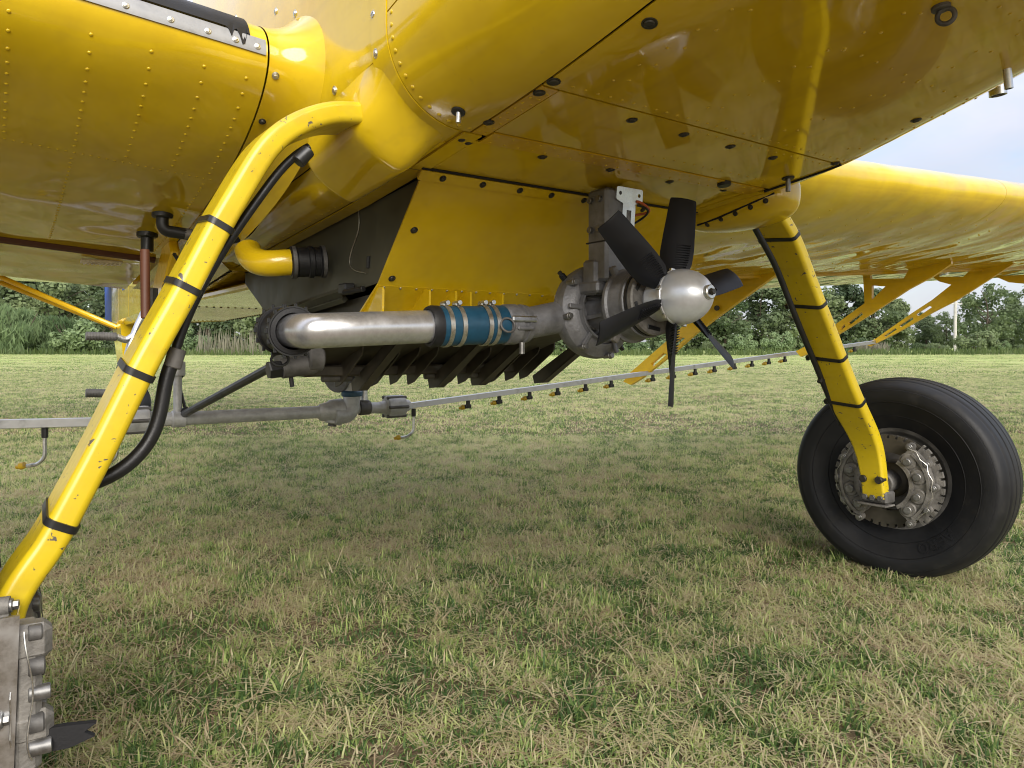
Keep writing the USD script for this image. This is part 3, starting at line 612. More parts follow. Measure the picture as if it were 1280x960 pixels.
# ------------------------------------------------------------------ main wheels: tyre, rim, brake disc, two calipers
def wheel(cen, sg, tyre_label):
    ax = unit(np.array([-0.177, 0.984 * sg, 0.0])); fw = unit(np.cross(ax, [0, 0, 1.0])) * sg; up = np.array([0, 0, 1.0]); R, Wd = 0.354, 0.15
    fw = fw if fw[0] > 0 else -fw
    P = lambda x, rad_, ang: np.asarray(cen) + ax * x + rad_ * (math.cos(ang) * fw + math.sin(ang) * up)
    rim = part('main_wheel', lathe([(-0.075, 0.05), (-0.075, 0.150), (-0.095, 0.165), (-0.10, 0.178), (-0.085, 0.178), (-0.05, 0.155), (0.05, 0.155), (0.085, 0.178), (0.10, 0.178), (0.095, 0.165), (0.06, 0.14), (0.05, 0.05)], cen, ax, 56, True), 'cast_dark', plane, smooth=30)
    # rounded carcass with four circumferential grooves in the tread
    pr = []
    for x in np.linspace(-0.098, -0.148, 8): pr.append((x, 0.176 + 0.10 * ((x + 0.098) / -0.05) ** 1.0))
    pr += [(-0.1510, 0.288), (-0.1500, 0.306), (-0.1485, 0.3140), (-0.1445, 0.3150), (-0.1435, 0.3205), (-0.138, 0.3290), (-0.131, 0.3335)]
    tread = lambda x: R - 0.9 * x * x
    xs = [-0.120]
    for gx in (-0.098, -0.052, 0.0, 0.052, 0.098):
        xs += [gx - 0.0065, gx - 0.004, gx + 0.004, gx + 0.0065, gx + 0.022]
    for x in xs:
        groove = any(abs(x - gx) < 0.005 for gx in (-0.098, -0.052, 0.0, 0.052, 0.098)); pr.append((x, tread(x) - (0.008 if groove else 0)))
    pr += [(0.131, 0.3325), (0.141, 0.3215), (0.148, 0.306), (0.1505, 0.288)] + [(x, 0.176 + 0.10 * ((x - 0.098) / 0.05)) for x in np.linspace(0.148, 0.098, 8)]
    # moulded ribs on the side wall
    t = lathe(pr, cen, ax, 144, True); v = np.array(t.vertices); low = GROUND + 0.002
    sq = v[:, 2] < low + 0.03; v[sq, 2] = np.maximum(v[sq, 2], low); t.vertices = v
    tyre = part('tyre', t, 'tyre', rim, smooth=28, label=tyre_label)
    for rr_, w_ in ((0.272, 0.0016), (0.222, 0.0014)):
        for sd in (-1, 1):
            xx = 0.098 + 0.05 * (rr_ - 0.176) / 0.10
            part('sidewall_rib', lathe([(sd * (xx - 0.004), rr_ - 0.004), (sd * (xx + w_), rr_), (sd * (xx - 0.002), rr_ + 0.004)], cen, ax, 96), 'tyre', rim, smooth=60)
    if sg > 0:
        for k, ch in enumerate('AERO'):                      # moulded lettering, worn almost smooth
            t_ = meshkit.text_mesh(ch, 0.034, 0.0022, True); a = math.radians(-42 - k * 7.5); v = np.array(t_.vertices); rr_ = 0.243; o_ = P(-0.1315, rr_, a)
            rd = unit(P(0, 1, a) - np.asarray(cen)); tg = unit(np.cross(ax, rd)) * -1; tg = tg if True else tg
            tl = unit(rd * 0.10 * 1.0 - ax * 0.05 * -0.0 - ax * 0.05); nn_ = unit(np.cross(tg, rd))
            nn_ = nn_ if nn_ @ ax < 0 else -nn_; up_ = unit(rd - ax * 0.5); nn_ = unit(np.cross(tg, up_)); nn_ = nn_ if nn_ @ ax < 0 else -nn_
            part('moulded_letter', tm(o_ + (v[:, :1] - 0.012) * np.cross(up_, nn_) + (v[:, 1:2] - 0.017) * up_ + v[:, 2:] * nn_, t_.faces), 'tyre', rim, smooth=False)
    part('hub_cap', lathe([(-0.15, 0.0), (-0.15, 0.045), (-0.14, 0.06), (-0.07, 0.065)], cen, ax, 32), 'gate_dark', rim)
    part('axle', cyl(np.asarray(cen) - ax * 0.24, np.asarray(cen) - ax * 0.1, 0.036, 24), 'cast_dark', rim)
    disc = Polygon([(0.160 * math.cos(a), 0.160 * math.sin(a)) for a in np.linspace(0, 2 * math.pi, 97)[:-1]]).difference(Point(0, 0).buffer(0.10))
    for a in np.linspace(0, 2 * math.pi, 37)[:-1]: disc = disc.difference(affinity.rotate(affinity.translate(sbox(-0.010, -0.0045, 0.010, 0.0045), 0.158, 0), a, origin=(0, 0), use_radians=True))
    part('brake_disc', plate(disc, np.asarray(cen) - ax * 0.165, fw, up, 0.022), 'gate_dark', rim, smooth=20)  # dark colour carries the shade that lies on the disc between the calipers
    bx = -0.205
    for side in (0, math.pi):
        def arc(r0, r1, d0, d1, n=15):
            a = np.radians(np.linspace(d0, d1, n)) + side
            return Polygon([(r1 * math.cos(x), r1 * math.sin(x)) for x in a] + [(r0 * math.cos(x), r0 * math.sin(x)) for x in a[::-1]])
        sh = arc(0.080, 0.150, -58, 58)
        for d in (-46, -17, 17, 46): sh = sh.union(Point(0.112 * math.cos(math.radians(d) + side), 0.112 * math.sin(math.radians(d) + side)).buffer(0.030))
        for d in (-58, -30, 0, 30, 58): sh = sh.union(Point(0.152 * math.cos(math.radians(d) + side), 0.152 * math.sin(math.radians(d) + side)).buffer(0.013))
        sh = sh.buffer(-0.004).buffer(0.004)
        ca = arc(0.145, 0.176, -50, 50, 24)
        for d in np.arange(-46, 48, 9.2): ca = ca.difference(affinity.rotate(sbox(0.164, -0.0045, 0.18, 0.0045), math.radians(d) + side, origin=(0, 0), use_radians=True))
        part('pad_carrier', plate(ca, np.asarray(cen) - ax * 0.178, fw, up, 0.016), 'brake_cast', rim, smooth=20)
        base = plate(sh, np.asarray(cen) + ax * bx, fw, up, 0.030)
        rib_ = plate(arc(0.082, 0.094, -60, 60).union(arc(0.135, 0.143, -50, 50)), np.asarray(cen) + ax * (bx - 0.019), fw, up, 0.012)
        pads = cat([lathe([(0.012, 0.030), (-0.018, 0.026), (-0.022, 0.022), (-0.022, 0)], P(bx, 0.112, math.radians(d) + side), ax, 20) for d in (-46, -17, 17, 46)])
        cp = part('brake_caliper', cat([base, rib_, pads]), 'brake_cast', rim, smooth=25)
        for d in (-46, -17, 17, 46):
            a = math.radians(d) + side; part('piston_bolt', cyl(P(bx - 0.036 - 0.004 * math.sin(d * 7), 0.112, a), P(bx - 0.015, 0.112, a), 0.0125 + 0.0015 * math.sin(d * 3), 14), 'bolt_grey', rim)
        for d in (-58, -30, 0, 30, 58):
            a = math.radians(d) + side; part('caliper_bolt', cat([cyl(P(bx - 0.026, 0.152, a), P(bx + 0.03, 0.152, a), 0.0068, 6), cyl(P(bx - 0.019, 0.152, a), P(bx - 0.013, 0.152, a), 0.010, 12)]), 'bolt_grey', rim)
        part('safety_wire', tube([P(bx - 0.026, 0.152 + 0.004 * ((k % 2) * 2 - 1), math.radians(d) + side) for k, d in enumerate(np.linspace(-58, 58, 13))], 0.0011, 5), 'screw_steel', rim)
    part('backing_plate', plate(Point(0, 0).buffer(0.158, 24).difference(Point(0, 0).buffer(0.115, 24)), np.asarray(cen) - ax * 0.148, fw, up, 0.008), 'cast_dark', rim)
    return rim, ax, fw
wheel((-0.049, 1.455, 0.39), 1, 'black ribbed tyre')
wheel_l, axl, fwl = wheel((-0.075, -1.43, 0.362), -1, 'black ribbed tyre')

tb0 = on(52, 925, a=0.10)
part('torn_boot', plate([(0, -0.016), (0.030, -0.020), (0.062, -0.014), (0.050, -0.004), (0.066, 0.004), (0.030, 0.012), (0, 0.016)], tb0, (0.15, 1, 0.1), (0, -0.1, 1), 0.010), 'rubber', wheel_l)
part('brake_block', cat([cbox(on(33, 868, a=0.085), (0.045, 0.034, 0.20), 0.008), cbox(on(38, 800, a=0.09), (0.04, 0.05, 0.05), 0.010), cbox(on(40, 905, a=0.09), (0.04, 0.05, 0.045), 0.010)]), 'brake_cast', wheel_l, smooth=30)
for y_, r_, l_ in ((790, 0.013, 0.006), (832, 0.015, 0.009), (866, 0.0125, 0.016), (903, 0.016, 0.008), (934, 0.0135, 0.017)):
    b_ = on(46, y_, a=0.105); part('block_bolt', cyl(b_ - [0, 0.01, 0], b_ + [0, l_, 0], r_ * 0.82, 14), 'bolt_grey' if y_ in (866, 934) else 'cast_dark', wheel_l)
part('brake_wire', tube(spline([on(30, 790, a=0.115), on(36, 830, a=0.125), on(41, 868, a=0.122), on(36, 905, a=0.125), on(40, 950, a=0.12)], 30), 0.0012, 6), 'screw_steel', wheel_l)
part('steel_backplate', plate(Polygon([(0, 0), (0.055, 0), (0.055, -0.30), (0, -0.30)]).difference(Point(0.030, -0.155).buffer(0.008)).difference(Point(0.030, -0.195).buffer(0.008)), on(-40, 780, a=0.115), (0.0, 1, 0), (0.05, 0.03, 1), 0.006), 'aluminium', wheel_l)

# ------------------------------------------------------------------ hopper gate box under the belly
def azb(px, py, a): q_ = on(px, py, a=a); return q_
gate = part('spray_gate_box', tm(*(lambda m: (m.vertices, m.faces))(plate([(-0.475, 0.995), (-0.60, 0.905), (-0.74, 0.880), (-0.95, 0.822), (-1.09, 0.766), (-1.32, 0.772), (-1.36, 0.96), (-0.66, 0.985)], (0, 0, 0), (1, 0, 0), (0, 0, 1), 0.84))), 'gate_dark', plane, smooth=20)
tp = Polygon([(-0.452, 0), (0.452, 0), (0.440, -0.352), (-0.440, -0.352)])
d1 = np.array([-0.26, 0, -0.237]); d1 = d1 / np.linalg.norm(d1)
face = part('hopper_front_panel', plate(tp, (-0.178, 0, 1.249), (0, 1, 0), -d1, 0.005), 'yellow_box', plane, label='sloping yellow front panel of the hopper')
flange = part('hopper_flange', plate([(-0.46, 0), (0.46, 0), (0.46, -0.026), (-0.46, -0.026)], (-0.171, 0, 1.2505), (0, 1, 0), -d1, 0.006), 'yellow_box', plane)
part('hopper_top_seam', tube([(-0.1635, -0.462, 1.2525), (-0.1635, 0.462, 1.2525)], 0.004, 6), 'seam_dark', flange)
p2, p3_ = np.array([-0.437, 0, 1.012]), np.array([-0.560, 0, 0.922]); d2 = unit(p3_ - p2)
low = part('hopper_lower_panel', plate([(-0.441, 0), (0.441, 0), (0.430, -0.150), (-0.450, -0.150)], p2, (0, 1, 0), -d2, 0.005), 'yellow_box', plane)
n1 = unit(np.cross((0, 1, 0), -d1)); n1 = n1 if n1[0] > 0 else -n1; n2_ = unit(np.cross((0, 1, 0), -d2)); n2_ = n2_ if n2_[0] > 0 else -n2_
rivets(low, [(p2 + d2 * 0.008 + np.array([0, b, 0]) + n2_ * 0.0025, n2_) for b in np.arange(-0.42, 0.43, 0.047)], 0.0042, 'screw_steel')
for px, py in ((506, 264), (478, 321)):
    o = on(px, py, b=-0.41); part('fastener', cat(fastener(np.array([-0.178, 0, 1.249]) + d1 * float((o - np.array([-0.178, 0, 1.249])) @ d1) + np.array([0, o[1], 0]) + n1 * 0.003, n1, 0.0095)), 'screw_dark', face, smooth=40)
for b in (-0.40, -0.29, -0.18, -0.08, 0.03, 0.14, 0.25, 0.36):
    part('fastener', cat(fastener(np.array([-0.171, b, 1.2505]) + d1 * 0.013 + n1 * 0.003, n1, 0.0085, b * 9)), 'screw_dark', flange, smooth=40)
for b in (-0.435, -0.300, -0.219, -0.172, -0.065, 0.125):
    part('gusset', az_plate([(-0.446, 1.006), (-0.418, 1.004), (-0.415, 0.998), (-0.418, 0.905), (-0.60, 0.895), (-0.60, 0.905)], b, 0.006), 'yellow_box', low)
# vanes hanging below the gate, each a plate of its own, four of them angle bars
def vane(px, py, long):
    o = on(px, py, z=0.712); a0, b = o[0], o[1]
    L = 0.44; sl = 0.57; dz = 0.62
    T = np.array([-1.05, 0.712]); a0 = -1.05; o = on(px, py, a=a0); b, z0 = o[1], o[2]
    if long:
        pts = [(a0, z0), (a0 + 0.055, z0 + 0.004), (a0 + 0.55, z0 + 0.285), (a0 + 0.50, z0 + 0.285), (a0 - 0.01, z0 + 0.03)]
        m = cat([az_plate(pts, b, 0.004), plate([(0, -0.003), (0.60, -0.003), (0.60, 0.003), (0, 0.003)], (a0 + 0.05, b + 0.014, z0 + 0.006), (0.495, 0, 0.281), (-0.281, 0, 0.495), 0.032)])
    else:
        pts = [(a0 - 0.012, z0 + 0.060), (a0, z0), (a0 + 0.045, z0 + 0.012), (a0 + 0.205, z0 + 0.108), (a0 + 0.215, z0 + 0.125), (a0 + 0.215, z0 + 0.19), (a0 + 0.12, z0 + 0.175), (a0, z0 + 0.12)]
        m = az_plate(pts, b, 0.005)
    return part('gate_vane', m, 'gate_dark', gate, smooth=20)
for i_, (px, py) in enumerate([(441, 489), (488, 481), (510, 481), (537, 485), (573, 480), (590, 482), (632, 476), (650, 474), (668, 479), (464, 483), (555, 481), (610, 479), (420, 484)]): vane(px, py, i_ in (0, 3, 5, 8))
for b in (-0.36, 0.02, 0.2): part('gate_cross_rod', cyl((-1.02, b, 0.752), (-1.02, b + 0.10, 0.752), 0.014, 12), 'cast_dark', gate)
part('gate_hinge_bar', cbox((-1.04, 0.0, 0.775), (0.10, 0.86, 0.035), 0.005), 'gate_dark', gate)
# hopper side plate, its bottom angle and the sight-gauge line
hs = part('hopper_side_panel', az_plate([(-0.19, 1.245), (-0.435, 1.018), (-0.66, 1.000), (-1.32, 0.955), (-1.62, 1.10), (-1.60, 1.20), (-0.5, 1.225)], -0.432, 0.006), 'olive_panel', plane)
part('hopper_side_panel', az_plate([(-0.19, 1.245), (-0.435, 1.018), (-0.66, 1.000), (-1.32, 0.955), (-1.62, 1.10), (-1.60, 1.20), (-0.5, 1.225)], 0.432, 0.006), 'olive_panel', plane)
part('hopper_rear_panel', plate([(-0.43, -0.17), (0.43, -0.17), (0.43, 0.10), (-0.43, 0.10)], (-1.47, 0, 1.10), (0, 1, 0), (-0.3, 0, 0.3), 0.006), 'olive_panel', plane)
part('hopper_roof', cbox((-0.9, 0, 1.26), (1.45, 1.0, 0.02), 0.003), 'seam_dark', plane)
bm = part('side_angle', cat([tube([(-0.63, -0.452, 1.005), (-1.32, -0.452, 0.955)], 0.014, 4), tube([(-0.63, -0.447, 0.985), (-1.32, -0.447, 0.935)], 0.010, 4)]), 'olive_panel', hs, smooth=False)
part('side_latch', cat([cbox((-0.60, -0.455, 1.01), (0.05, 0.03, 0.03), 0.004), cyl((-0.58, -0.47, 1.0), (-0.50, -0.45, 1.005), 0.008, 8)]), 'plastic_black', hs)
part('gauge_wire', tube(spline([on(x, y, b=-0.437) for x, y in [(448, 262), (447, 292), (440, 312), (437, 328), (444, 338), (458, 342)]], 30), 0.0016, 6), 'clamp_metal', hs)
part('gauge_vial', cyl(on(461, 320, b=-0.437), on(460, 335, b=-0.437), 0.006, 10), 'plastic_black', hs)

# ------------------------------------------------------------------ yellow drain elbow with its rubber sleeve
e0 = on(407, 327, b=-0.455); e1_ = on(366, 328, b=-0.545)
sleeve = part('overflow_sleeve', lathe([(0, 0.040), (0.004, 0.045), (0.016, 0.046), (0.018, 0.042), (0.034, 0.042), (0.037, 0.046), (0.049, 0.046), (0.052, 0.042), (0.080, 0.042), (0.083, 0.0455), (0.096, 0.045), (0.10, 0.036)], e0, e1_ - e0, 32), 'rubber', plane, smooth=30)
ed = unit(e1_ - e0)
part('drain_elbow', tube(spline([e1_ - ed * 0.01, e1_ + ed * 0.025, e1_ + ed * 0.062 + np.array([-0.012, 0, 0.0]), e1_ + ed * 0.085 + np.array([-0.05, 0, 0.012]), e1_ + ed * 0.09 + np.array([-0.11, 0, 0.05])], 24), 0.037, 24), 'yellow_box', plane, smooth=60)
for x_ in (0.008, 0.09): part('hose_clamp', lathe([(x_ - 0.005, 0.0465), (x_ + 0.005, 0.0465)], e0, ed, 28), 'cast_dark', sleeve)

# ------------------------------------------------------------------ pump, fan and delivery pipe
PA = unit(np.array([1.0, 0.0, 0.08])); PO = np.array([-0.18, 0.066, 0.945]); Q = lambda x, b=0, z=0: PO + PA * x + np.array([0, b, z])
EB = np.array([0, 1.0, 0]); EU = np.cross(PA, EB)
def pol(x, r, deg): return PO + PA * x + r * (math.cos(math.radians(deg)) * EB + math.sin(math.radians(deg)) * EU)
vol = part('pump_volute', lathe([(-0.045, 0.0), (-0.045, 0.085), (-0.040, 0.105), (-0.022, 0.120), (0.0, 0.1245), (0.016, 0.121), (0.028, 0.110), (0.036, 0.098), (0.0375, 0.088), (0.033, 0.0855), (0.034, 0.082), (0.042, 0.080), (0.043, 0.073), (0.036, 0.070), (-0.012, 0.066), (-0.014, 0.0)], PO, PA, 56), 'cast_metal', plane, smooth=28, label='grey cast pump body')
for d in range(8, 368, 45):
    part('volute_bolt', cat([cyl(pol(0.012, 0.119, d), pol(0.046, 0.119, d), 0.0075, 8), cyl(pol(0.034, 0.119, d), pol(0.040, 0.119, d), 0.0095, 10)]), 'bolt_grey', vol)
for d in (175, 60, 290, 230): part('volute_rib', cbox(pol(0.038, 0.098, d), (0.010, 0.040, 0.012), 0.002, axes=(PA, unit(pol(0, 1, d) - PO), np.cross(PA, unit(pol(0, 1, d) - PO)))), 'cast_metal', vol)
part('volute_rim', lathe([(0.036, 0.080), (0.046, 0.080), (0.046, 0.074), (0.036, 0.074)], PO, PA, 48, True), 'cast_metal', vol, smooth=20)
for d in (135, 318): part('bleed_plug', cat([cyl(pol(-0.01, 0.118, d), pol(-0.01, 0.137, d), 0.009, 10), cyl(pol(-0.01, 0.13, d), pol(-0.01, 0.148, d), 0.006, 6)]), 'plastic_black', vol)
hb = part('bearing_housing', lathe([(-0.012, 0.058), (0.02, 0.050), (0.05, 0.044), (0.118, 0.043), (0.125, 0.050), (0.125, 0.0)], PO, PA, 40), 'cast_metal', plane, smooth=28)
for d in (20, 80, 140, 200, 260, 320):
    part('housing_web', plate([(0.0, 0.045), (0.0, 0.070), (0.012, 0.066), (0.075, 0.044), (0.075, 0.040)], PO, PA, pol(0, 1, d) - PO, 0.010), 'cast_metal', hb)
    part('housing_bolt', cyl(pol(0.0, 0.060, d + 12), pol(0.028, 0.060, d + 12), 0.008, 8), 'bolt_grey', hb)
part('packing_gland', cbox(pol(0.062, 0.062, 75), (0.095, 0.030, 0.022), 0.004, axes=(PA + np.array([0, 0, .12]), EB, EU)), 'cast_dark', hb)
part('grease_pipe', tube(spline([pol(0.03, 0.06, 100), pol(0.05, 0.085, 85), pol(0.09, 0.090, 70), pol(0.12, 0.07, 60)], 24), 0.006, 8), 'plastic_black', hb)
part('drip_ring', tube([pol(0.030 + 0.02 * math.sin(math.radians(d)), 0.052, d - 90) for d in range(-60, 75, 9)], 0.003, 6), 'screw_steel', hb)
drum = part('brake_drum', lathe([(0.128, 0.0), (0.128, 0.090), (0.134, 0.094), (0.142, 0.094), (0.146, 0.088), (0.152, 0.0865), (0.182, 0.0835), (0.188, 0.086), (0.194, 0.086), (0.197, 0.080), (0.197, 0.0)], PO, PA, 56), 'cast_metal', plane, smooth=24)
part('drum_groove', lathe([(0.197, 0.0), (0.197, 0.083), (0.204, 0.083), (0.204, 0.0)], PO, PA, 48), 'plastic_black', drum, smooth=20)
pr_ring = part('pressure_ring', lathe([(0.204, 0.045), (0.204, 0.080), (0.209, 0.0825), (0.220, 0.0825), (0.223, 0.078), (0.223, 0.045)], PO, PA, 48), 'brake_cast', drum, smooth=20)
for d in range(20, 380, 60): part('ring_slot', cbox(pol(0.2235, 0.066, d), (0.003, 0.010, 0.042), 0.0008, axes=(PA, unit(pol(0, 1, d) - PO), np.cross(PA, unit(pol(0, 1, d) - PO)))), 'plastic_black', drum)
for d in (345, 120, 235): part('drum_lug', cbox(pol(0.137, 0.100, d), (0.016, 0.022, 0.018), 0.003, axes=(PA, unit(pol(0, 1, d) - PO), np.cross(PA, unit(pol(0, 1, d) - PO)))), 'brake_cast', drum)
hub = part('fan_hub', lathe([(0.222, 0.0), (0.222, 0.044), (0.232, 0.050), (0.276, 0.050), (0.284, 0.058), (0.290, 0.058), (0.290, 0.0)], PO, PA, 48), 'spinner_metal', plane, smooth=24)
part('spinner', lathe([(0.290, 0.0)] + [(0.290, 0.0655), (0.296, 0.0665), (0.298, 0.0645)] + [(0.298 + 0.086 * math.sin(t), 0.0655 * math.cos(t)) for t in np.linspace(0.02, 1.40, 22)] + [(0.383, 0.0)], PO, PA, 64), 'spinner_metal', hub, smooth=40, label='polished spinner dome')
part('spinner_washer', lathe([(0.378, 0.0), (0.378, 0.0165), (0.3905, 0.0165), (0.392, 0.0145), (0.392, 0.0085), (0.388, 0.008), (0.388, 0.0)], PO, PA, 28), 'screw_steel', hub, smooth=24)
part('spinner_bolt', cyl(pol(0.386, 0, 0), pol(0.400, 0, 0), 0.0068, 6), 'screw_dark', hub)
for d in (20, 80, 140, 200, 260, 320): part('spinner_tab', cbox(pol(0.293, 0.0665, d + 22), (0.010, 0.006, 0.012), 0.001, axes=(PA, unit(pol(0, 1, d) - PO), np.cross(PA, unit(pol(0, 1, d) - PO)))), 'screw_steel', hub)
def blade(deg):
    r = unit(pol(0, 1, deg) - PO); t = math.sin(math.radians(deg)) * EB - math.cos(math.radians(deg)) * EU
    st = np.array([0.030, 0.050, 0.066, 0.085, 0.12, 0.16, 0.20, 0.235, 0.250, 0.256]); ch = np.array([0.030, 0.044, 0.066, 0.078, 0.080, 0.076, 0.071, 0.067, 0.065, 0.062])
    be = np.radians(np.array([66, 65, 63, 58, 52, 46, 41, 37, 36, 35])); thk = np.array([0.014, 0.013, 0.011, 0.010, 0.008, 0.0065, 0.0055, 0.0045, 0.004, 0.002]); rows = []
    for s, c, b_, h_ in zip(st, ch, be, thk):
        e = math.cos(b_) * t + math.sin(b_) * PA; nn = np.cross(e, r); x = np.linspace(-0.5, 0.5, 9)
        camber = 0.10 * c * (1 - 4 * x ** 2); th_ = h_ * np.sqrt(np.maximum(1 - 4 * x ** 2, 0.02)) * 0.5
        base = PO + PA * 0.272 + r * s
        rows.append([base + e * (c * xx) + nn * (cm + tt) for xx, cm, tt in zip(x, camber, th_)] + [base + e * (c * xx) + nn * (cm - tt) for xx, cm, tt in list(zip(x, camber, th_))[::-1]])
    v = np.array(rows); n, m = v.shape[:2]; v = v.reshape(-1, 3); f = []
    for i in range(n - 1):
        for j in range(m): A, B, C, D = i * m + j, i * m + (j + 1) % m, (i + 1) * m + (j + 1) % m, (i + 1) * m + j; f += [(A, B, C), (A, C, D)]
    v = np.vstack([v, v[:m].mean(0), v[-m:].mean(0)])
    for j in range(m): f += [(n * m, (j + 1) % m, j), (n * m + 1, (n - 1) * m + j, (n - 1) * m + (j + 1) % m)]
    mesh = tm(v, f); 
    if mesh.volume < 0: mesh.invert()
    bl_ = part('fan_blade', mesh, 'blade_plastic', hub, smooth=40)
    ribs = []
    for k in range(11):                                       # stiffening ribs moulded across the blade root
        s = 0.070 + k * 0.0062; b_ = math.radians(float(np.interp(s, st, np.degrees(be)))); c = float(np.interp(s, st, ch)); e = math.cos(b_) * t + math.sin(b_) * PA; nn = np.cross(e, r)
        for sd in (1, -1): ribs.append(cbox(PO + PA * 0.272 + r * s + e * c * 0.20 + nn * (0.0055 * sd + 0.07 * c), (c * 0.42, 0.0018, 0.0045), 0.0004, axes=(e, r, nn)))
    part('blade_ribs', cat(ribs), 'blade_plastic', hub, smooth=False, kind='stuff')
for k, d in enumerate((15, 75, 138, 200, 264, 324)): blade(d)
# bracket that hangs the pump from the belly
mt = part('pump_bracket', cat([cbox((-0.098, 0.046, 1.135), (0.075, 0.090, 0.235), 0.008), cbox((-0.120, 0.046, 1.03), (0.055, 0.105, 0.09), 0.008), cbox((-0.125, 0.048, 1.004), (0.09, 0.12, 0.03), 0.006)]), 'cast_metal', plane, smooth=25)
part('bracket_tee', cat([plate(Polygon([(-0.040, 0), (0.040, 0), (0.040, -0.022), (0.016, -0.030), (0.016, -0.10), (-0.016, -0.10), (-0.016, -0.030), (-0.040, -0.022)]).buffer(0.006), (-0.056, 0.075, 1.250), (0, 1, 0), (0.08, 0, 1), 0.006, holes=[Point(-0.033, -0.010).buffer(0.005), Point(0.033, -0.010).buffer(0.005), sbox(-0.008, -0.09, 0.008, -0.05)])]), 'aluminium', mt)
for z_ in (1.225, 1.150):
    for a_ in (-0.118, -0.085): part('bracket_bolt', cyl((a_, 0.002, z_), (a_, -0.008, z_), 0.0085, 8), 'bolt_grey', mt)
part('bracket_joint', cbox((-0.098, 0.046, 1.118), (0.078, 0.093, 0.004), 0.001), 'seam_dark', mt)
part('bracket_cable', tube(spline([(-0.055, 0.10, 1.225), (-0.05, 0.13, 1.215), (-0.06, 0.15, 1.205), (-0.08, 0.12, 1.195), (-0.08, 0.10, 1.18)], 30), 0.0035, 8), 'wire_orange', mt)
part('bracket_cable', tube(spline([(-0.055, 0.10, 1.215), (-0.05, 0.135, 1.200), (-0.07, 0.14, 1.190), (-0.08, 0.10, 1.165)], 30), 0.003, 8), 'plastic_black', mt)
# pump outlet, quick coupling, blue hose with clamps, polished delivery pipe, elbow
c0, c1, c2, c3 = Q(-0.02, -0.10, -0.012), on(655, 405, a=-0.205), on(618, 406, a=-0.21), on(541, 408, a=-0.225)
part('pump_outlet', tube([Q(-0.02, -0.05, -0.012), c0, c1], [0.050, 0.042, 0.040], 28), 'cast_metal', plane)
dB = unit(c2 - c1); Lc = np.linalg.norm(c2 - c1)
cp_ = part('quick_coupling', lathe([(-0.006, 0.040), (-0.004, 0.047), (0.012, 0.050), (0.014, 0.046), (0.026, 0.046), (0.030, 0.0505), (0.060, 0.0505), (0.064, 0.046), (Lc, 0.045)], c1, dB, 36), 'cast_metal', plane, smooth=25)
part('cam_lever', cbox(c1 + dB * 0.035 + np.array([0.052, 0, 0.012]), (0.010, 0.075, 0.014), 0.003), 'aluminium', cp_)
part('cam_lever', cbox(c1 + dB * 0.030 + np.array([0.050, 0, -0.010]), (0.010, 0.05, 0.010), 0.003), 'cast_metal', cp_)
part('lever_ring', trimesh.creation.torus(0.018, 0.003, 22, 8).apply_transform(trimesh.transformations.rotation_matrix(1.2, [0.2, 1, 0])).apply_translation(c1 + dB * 0.085 + np.array([0.054, 0, -0.002])), 'cast_dark', cp_, smooth=60)
part('drain_cock', cat([cyl(c1 + dB * 0.02 + np.array([0.02, 0, -0.045]), c1 + dB * 0.02 + np.array([0.02, 0, -0.075]), 0.007, 10)]), 'bolt_grey', cp_)
hz = part('blue_hose', tube([c2 - dB * 0.022, c2, (c2 * 2 + c3) / 3, (c2 + c3 * 2) / 3, c3], [0.0475, 0.0485, 0.047, 0.0475, 0.0485], 36), 'blue_rubber', plane, label='blue rubber hose sleeve')
dH = unit(c3 - c2); Lh = np.linalg.norm(c3 - c2)
for x_ in (0.012, 0.034, Lh - 0.062, Lh - 0.030):
    part('hose_clamp', lathe([(x_ - 0.006, 0.0490), (x_ - 0.0055, 0.0503), (x_ + 0.0055, 0.0503), (x_ + 0.006, 0.0490)], c2, dH, 36), 'clamp_metal', hz, smooth=25)
    part('clamp_screw', cat([cyl(c2 + dH * x_ + np.array([-0.012, 0, 0.053]), c2 + dH * x_ + np.array([0.018, 0, 0.055]), 0.006, 8), cbox(c2 + dH * x_ + np.array([0, 0, 0.051]), (0.018, 0.013, 0.008), 0.002)]), 'screw_steel', hz)
part('hose_end', lathe([(Lh - 0.012, 0.0488), (Lh + 0.004, 0.050), (Lh + 0.012, 0.047), (Lh + 0.012, 0.040)], c2, dH, 36), 'rubber', hz, smooth=25)
e2_ = on(404, 413, a=-0.245); e3_ = on(372, 413, a=-0.30); e4_ = on(350, 413, a=-0.40); e5_ = on(322, 411, a=-0.62)
pipe = part('delivery_pipe', tube(rounded([c3 + dH * -0.01, on(430, 412, a=-0.24), on(384, 414, a=-0.252), on(358, 413, a=-0.36)], 0.10, 14), 0.0382, 36), 'steel_pipe', plane, smooth=60, label='polished steel delivery pipe')
dd = unit(e5_ - e4_); k0 = on(366, 414, a=-0.315)
elb = part('rubber_elbow', lathe([(-0.012, 0.041), (-0.010, 0.051), (0.012, 0.053), (0.016, 0.049), (0.030, 0.049), (0.090, 0.0495), (0.094, 0.053), (0.116, 0.054), (0.120, 0.050), (0.15, 0.044), (0.16, 0.034), (0.20, 0.034), (0.203, 0.030), (0.24, 0.030), (0.24, 0)], k0, dd, 40), 'rubber', plane, smooth=26)
